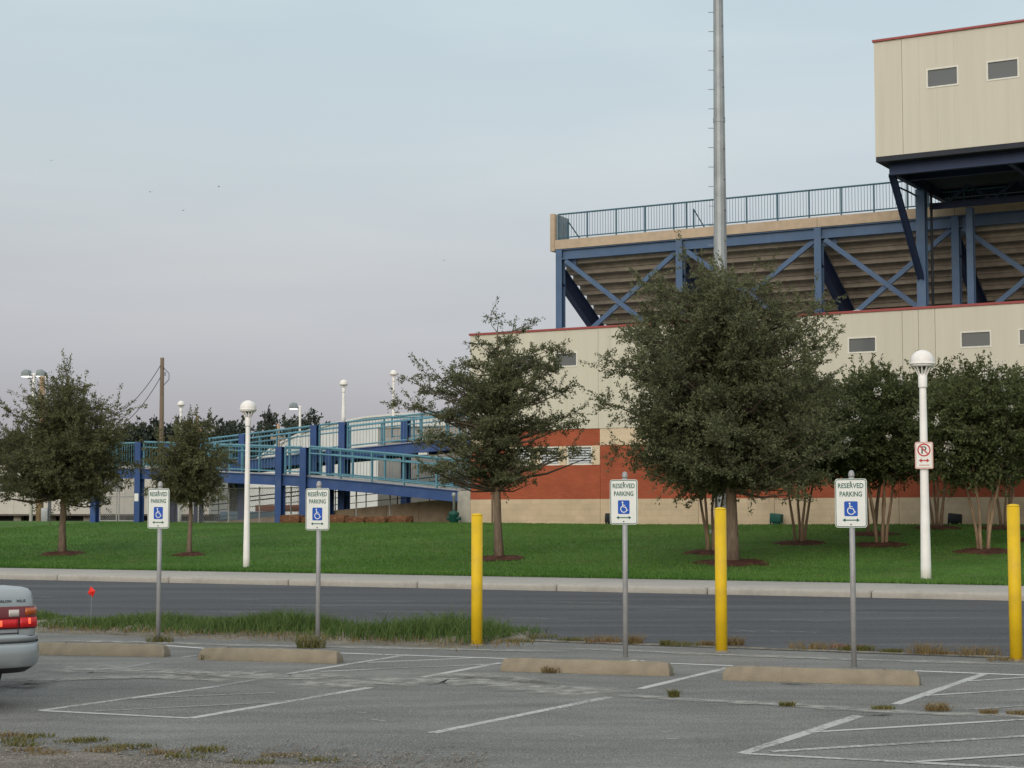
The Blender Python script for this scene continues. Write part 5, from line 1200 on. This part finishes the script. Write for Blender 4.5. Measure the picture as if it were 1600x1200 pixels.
def mulch(c, rx, ry, name='mulch_bed'):
    mb = MB(); n = 34; g = random.Random(int(c.x * 100)); vs = []
    rr_ = [1 + g.uniform(-.16, .16) + .1 * math.sin(i * .9 + c.x) for i in range(n)]
    for k, dz in ((1.0, .015), (.7, .06), (.3, .085)):
        for i in range(n):
            a = 2 * math.pi * i / n; x = c.x + rx * k * rr_[i] * math.cos(a); y = c.y + ry * k * rr_[i] * math.sin(a)
            vs.append((x, y, lawn_h(to_site((x, y))[1]) + .02 * math.sin(to_site((x, y))[0] * .33 + to_site((x, y))[1] * .21) + dz + g.uniform(0, .012)))
    fs = [((i + 1) % n + r * n, i + r * n, i + (r + 1) * n, (i + 1) % n + (r + 1) * n) for r in range(2) for i in range(n)] + [tuple(range(3 * n - 1, 2 * n - 1, -1))]
    tag(mb.add(vs, fs).build(name, 'mulch', None, True), kind='structure')
def leader(h, r, lx=0, ly=0, g=None, n=6, wob=.05):
    g = g or random.Random(1)
    return [(lx * i / n + (g.uniform(-wob, wob) if 0 < i < n else 0), ly * i / n + (g.uniform(-wob, wob) if 0 < i < n else 0), -.1 + (h + .1) * i / n, r * (1.25 if i == 0 else 1) * (1 - .88 * i / n) + .008) for i in range(n + 1)]
pA, pBt, pC, pD = on_lawn(97, 866), on_lawn(295, 867), on_lawn(780, 875), on_lawn(1144, 880)
tree('oak_tree', 'spreading dark oak with spiky bare twig tips in front of the trailer', 'tree', pA, [(1.55, 1.5), (1.95, 2.0), (2.7, 2.05), (3.4, 1.75), (4.2, 1.25), (4.7, .85), (5.0, .45)],
     [leader(5.0, .10, .1, 0, random.Random(3))], 0, .44, 17, 30, .072, .034, 'leaf_oak', 'bark', 21, spikes=130, flat=.7, asym=.12, limbs=66)
tree('oak_tree', 'small slim oak in front of the blue ramp', 'tree', pBt, [(1.5, .9), (1.75, 1.3), (2.3, 1.25), (2.9, .95), (3.3, .65), (3.65, .3)],
     [leader(3.6, .065, .0, 0, random.Random(5))], 0, .38, 16, 26, .072, .034, 'leaf_oak', 'bark', 33, spikes=30, flat=.7, asym=.15, limbs=44)
tree('oak_tree', 'open layered oak with gaps in its crown before the brick corner', 'tree', pC, [(1.65, .7), (2.0, 1.75), (2.7, 1.95), (3.3, 1.9), (4.1, 2.15), (4.7, 1.7), (5.3, 1.05), (5.9, .35)],
     [leader(5.6, .105, -.05, 0, random.Random(8))], 0, .36, 15, 24, .072, .034, 'leaf_oak2', 'bark', 47, spikes=60, flat=.45, asym=.25, limbs=36)
tree('oak_tree', 'biggest dense oak with broad rounded crown in front of the tall steel pole', 'tree', pD, [(1.75, 1.9), (2.15, 2.6), (3.2, 2.8), (4.2, 2.7), (5.1, 2.4), (5.9, 2.0), (6.35, 1.5), (6.65, .9)],
     [leader(6.2, .150, .05, 0, random.Random(9))], 0, .48, 17, 29, .075, .036, 'leaf_oak2', 'bark', 58, off=(-.3, 0), spikes=160, flat=.78, asym=.08, limbs=112)
for c, rx, ry in ((pA, .6, .9), (pBt, .45, .7), (pC, .62, .9), (pD, .85, 1.1)): mulch(c, rx, ry)
MP = [(1250, 849, 4.45, 1.5, 'crape myrtle beside the green ground floodlight'), (1377, 852, 4.45, 1.5, 'crape myrtle on the lawn between green floodlight and signed lamp post'), (1362, 836, 4.35, 1.45, 'crape myrtle set back towards the wall between the two floodlights'),
      (1465, 827, 4.75, 1.6, 'crape myrtle standing against the wall beside the black floodlight'), (1537, 863, 4.35, 1.45, 'crape myrtle with pale forked stems nearest the sidewalk'), (1112, 864, 3.6, 1.15, 'crape myrtle standing close beside the biggest oak'),
      (1632, 846, 4.4, 1.5, 'crape myrtle at the end of the group farthest from the oaks'), (1570, 828, 4.5, 1.5, 'crape myrtle by the wall at the end of the group')]
for i, (x, y, h, w, lab) in enumerate(MP):
    c = on_lawn(x, y); g = random.Random(60 + i); lds = []
    ns = 4 + i % 2
    for k in range(ns):
        a = 2 * math.pi * (k + g.uniform(-.2, .2)) / ns + i; ro = g.uniform(.45, .8)
        lds.append([(.11 * math.cos(a), .11 * math.sin(a), -.1, .048), (.16 * math.cos(a), .14 * math.sin(a), .45, .040), (.26 * math.cos(a + .15), .26 * math.sin(a + .15), 1.05, .034), (ro * .62 * math.cos(a), ro * .62 * math.sin(a), 1.8, .026), (ro * math.cos(a), ro * math.sin(a), h * .72, .010)])
    s = h / 4.35
    tree('crape_myrtle', 'multi stemmed ' + lab, 'tree', c, [(1.7, .62 * w), (2.0, .98 * w), (2.8 * s, 1.16 * w), (3.4 * s, 1.12 * w), (3.9 * s, .86 * w), (4.3 * s, .4 * w)],
         lds, 185, .48, 16, 22, .09, .05, 'leaf_myrtle', 'barkmyrtle', 70 + i, fill=.3, spikes=26, group='crape myrtles on the lawn', flowers=34, asym=.08)
    mulch(c, .7, .95)

# far trees: each a rounded crown with an uneven edge
def far_tree(px, py_top, Y, width, lab, seed, kind='round', cat='tree'):
    t = at_Y(px, py_top, Y); h = t.z - Z_TOP; w = width * Y / F / 2
    if kind == 'pine': prof = [(h * .25, w * .9), (h * .45, w), (h * .65, w * .8), (h * .85, w * .45), (h, w * .1)]
    else: prof = [(h * .10, w * .8), (h * .3, w), (h * .6, w), (h * .8, w * .85), (h * .92, w * .55)]
    k = max(30, int(50 * w * h / 10))
    tree('pine_tree' if kind == 'pine' else 'far_tree', lab, cat, (t.x, Y, Z_TOP), prof, [leader(h * .9, .16, 0, 0, random.Random(seed), 5, .15)], k, .8, 14, 14, .28, .17, 'leaf_far', 'bark', seed, fill=.35, spikes=k // 3 if kind == 'pine' else 0, flat=.8, group='far trees behind the ramp', asym=.12)
FT = [(-30, 690, 120, 110, 'round'), (32, 672, 122, 110, 'round'), (110, 655, 124, 120, 'round'), (168, 662, 126, 90, 'round'), (206, 661, 118, 62, 'round'), (238, 651, 122, 74, 'round'), (284, 653, 124, 84, 'round'), (330, 649, 120, 92, 'round'), (368, 653, 124, 74, 'round'),
      (396, 667, 126, 50, 'round'), (419, 638, 122, 42, 'pine'), (455, 651, 118, 50, 'round'), (484, 645, 116, 62, 'round'), (525, 668, 128, 40, 'round')]
FL = ['dark far tree behind the open end of the trailer', 'dark far tree behind the trailer roof and the pale wooden pole', 'dark far tree behind the crown of the spreading oak', 'dark far tree behind the trailer and overhead wires',
      'small dark far tree beside the tall weathered utility pole', 'rounded dark far tree right behind the tall weathered utility pole', 'dark far tree behind the crown of the small slim oak', 'broad dark far tree behind the thin brown pole', 'dark far tree behind the plain white globe lamp post',
      'low dark far tree between the globe lamp and the pine', 'dark feathery far pine standing higher than its neighbours', 'dark far tree beside the brown post with crossarm', 'rounded dark far tree behind the single headed area light', 'low dark far tree peeking over the white arched building']
for i, (x, y, Y, w, k) in enumerate(FT): far_tree(x, y, Y, w, FL[i], 200 + i, k)
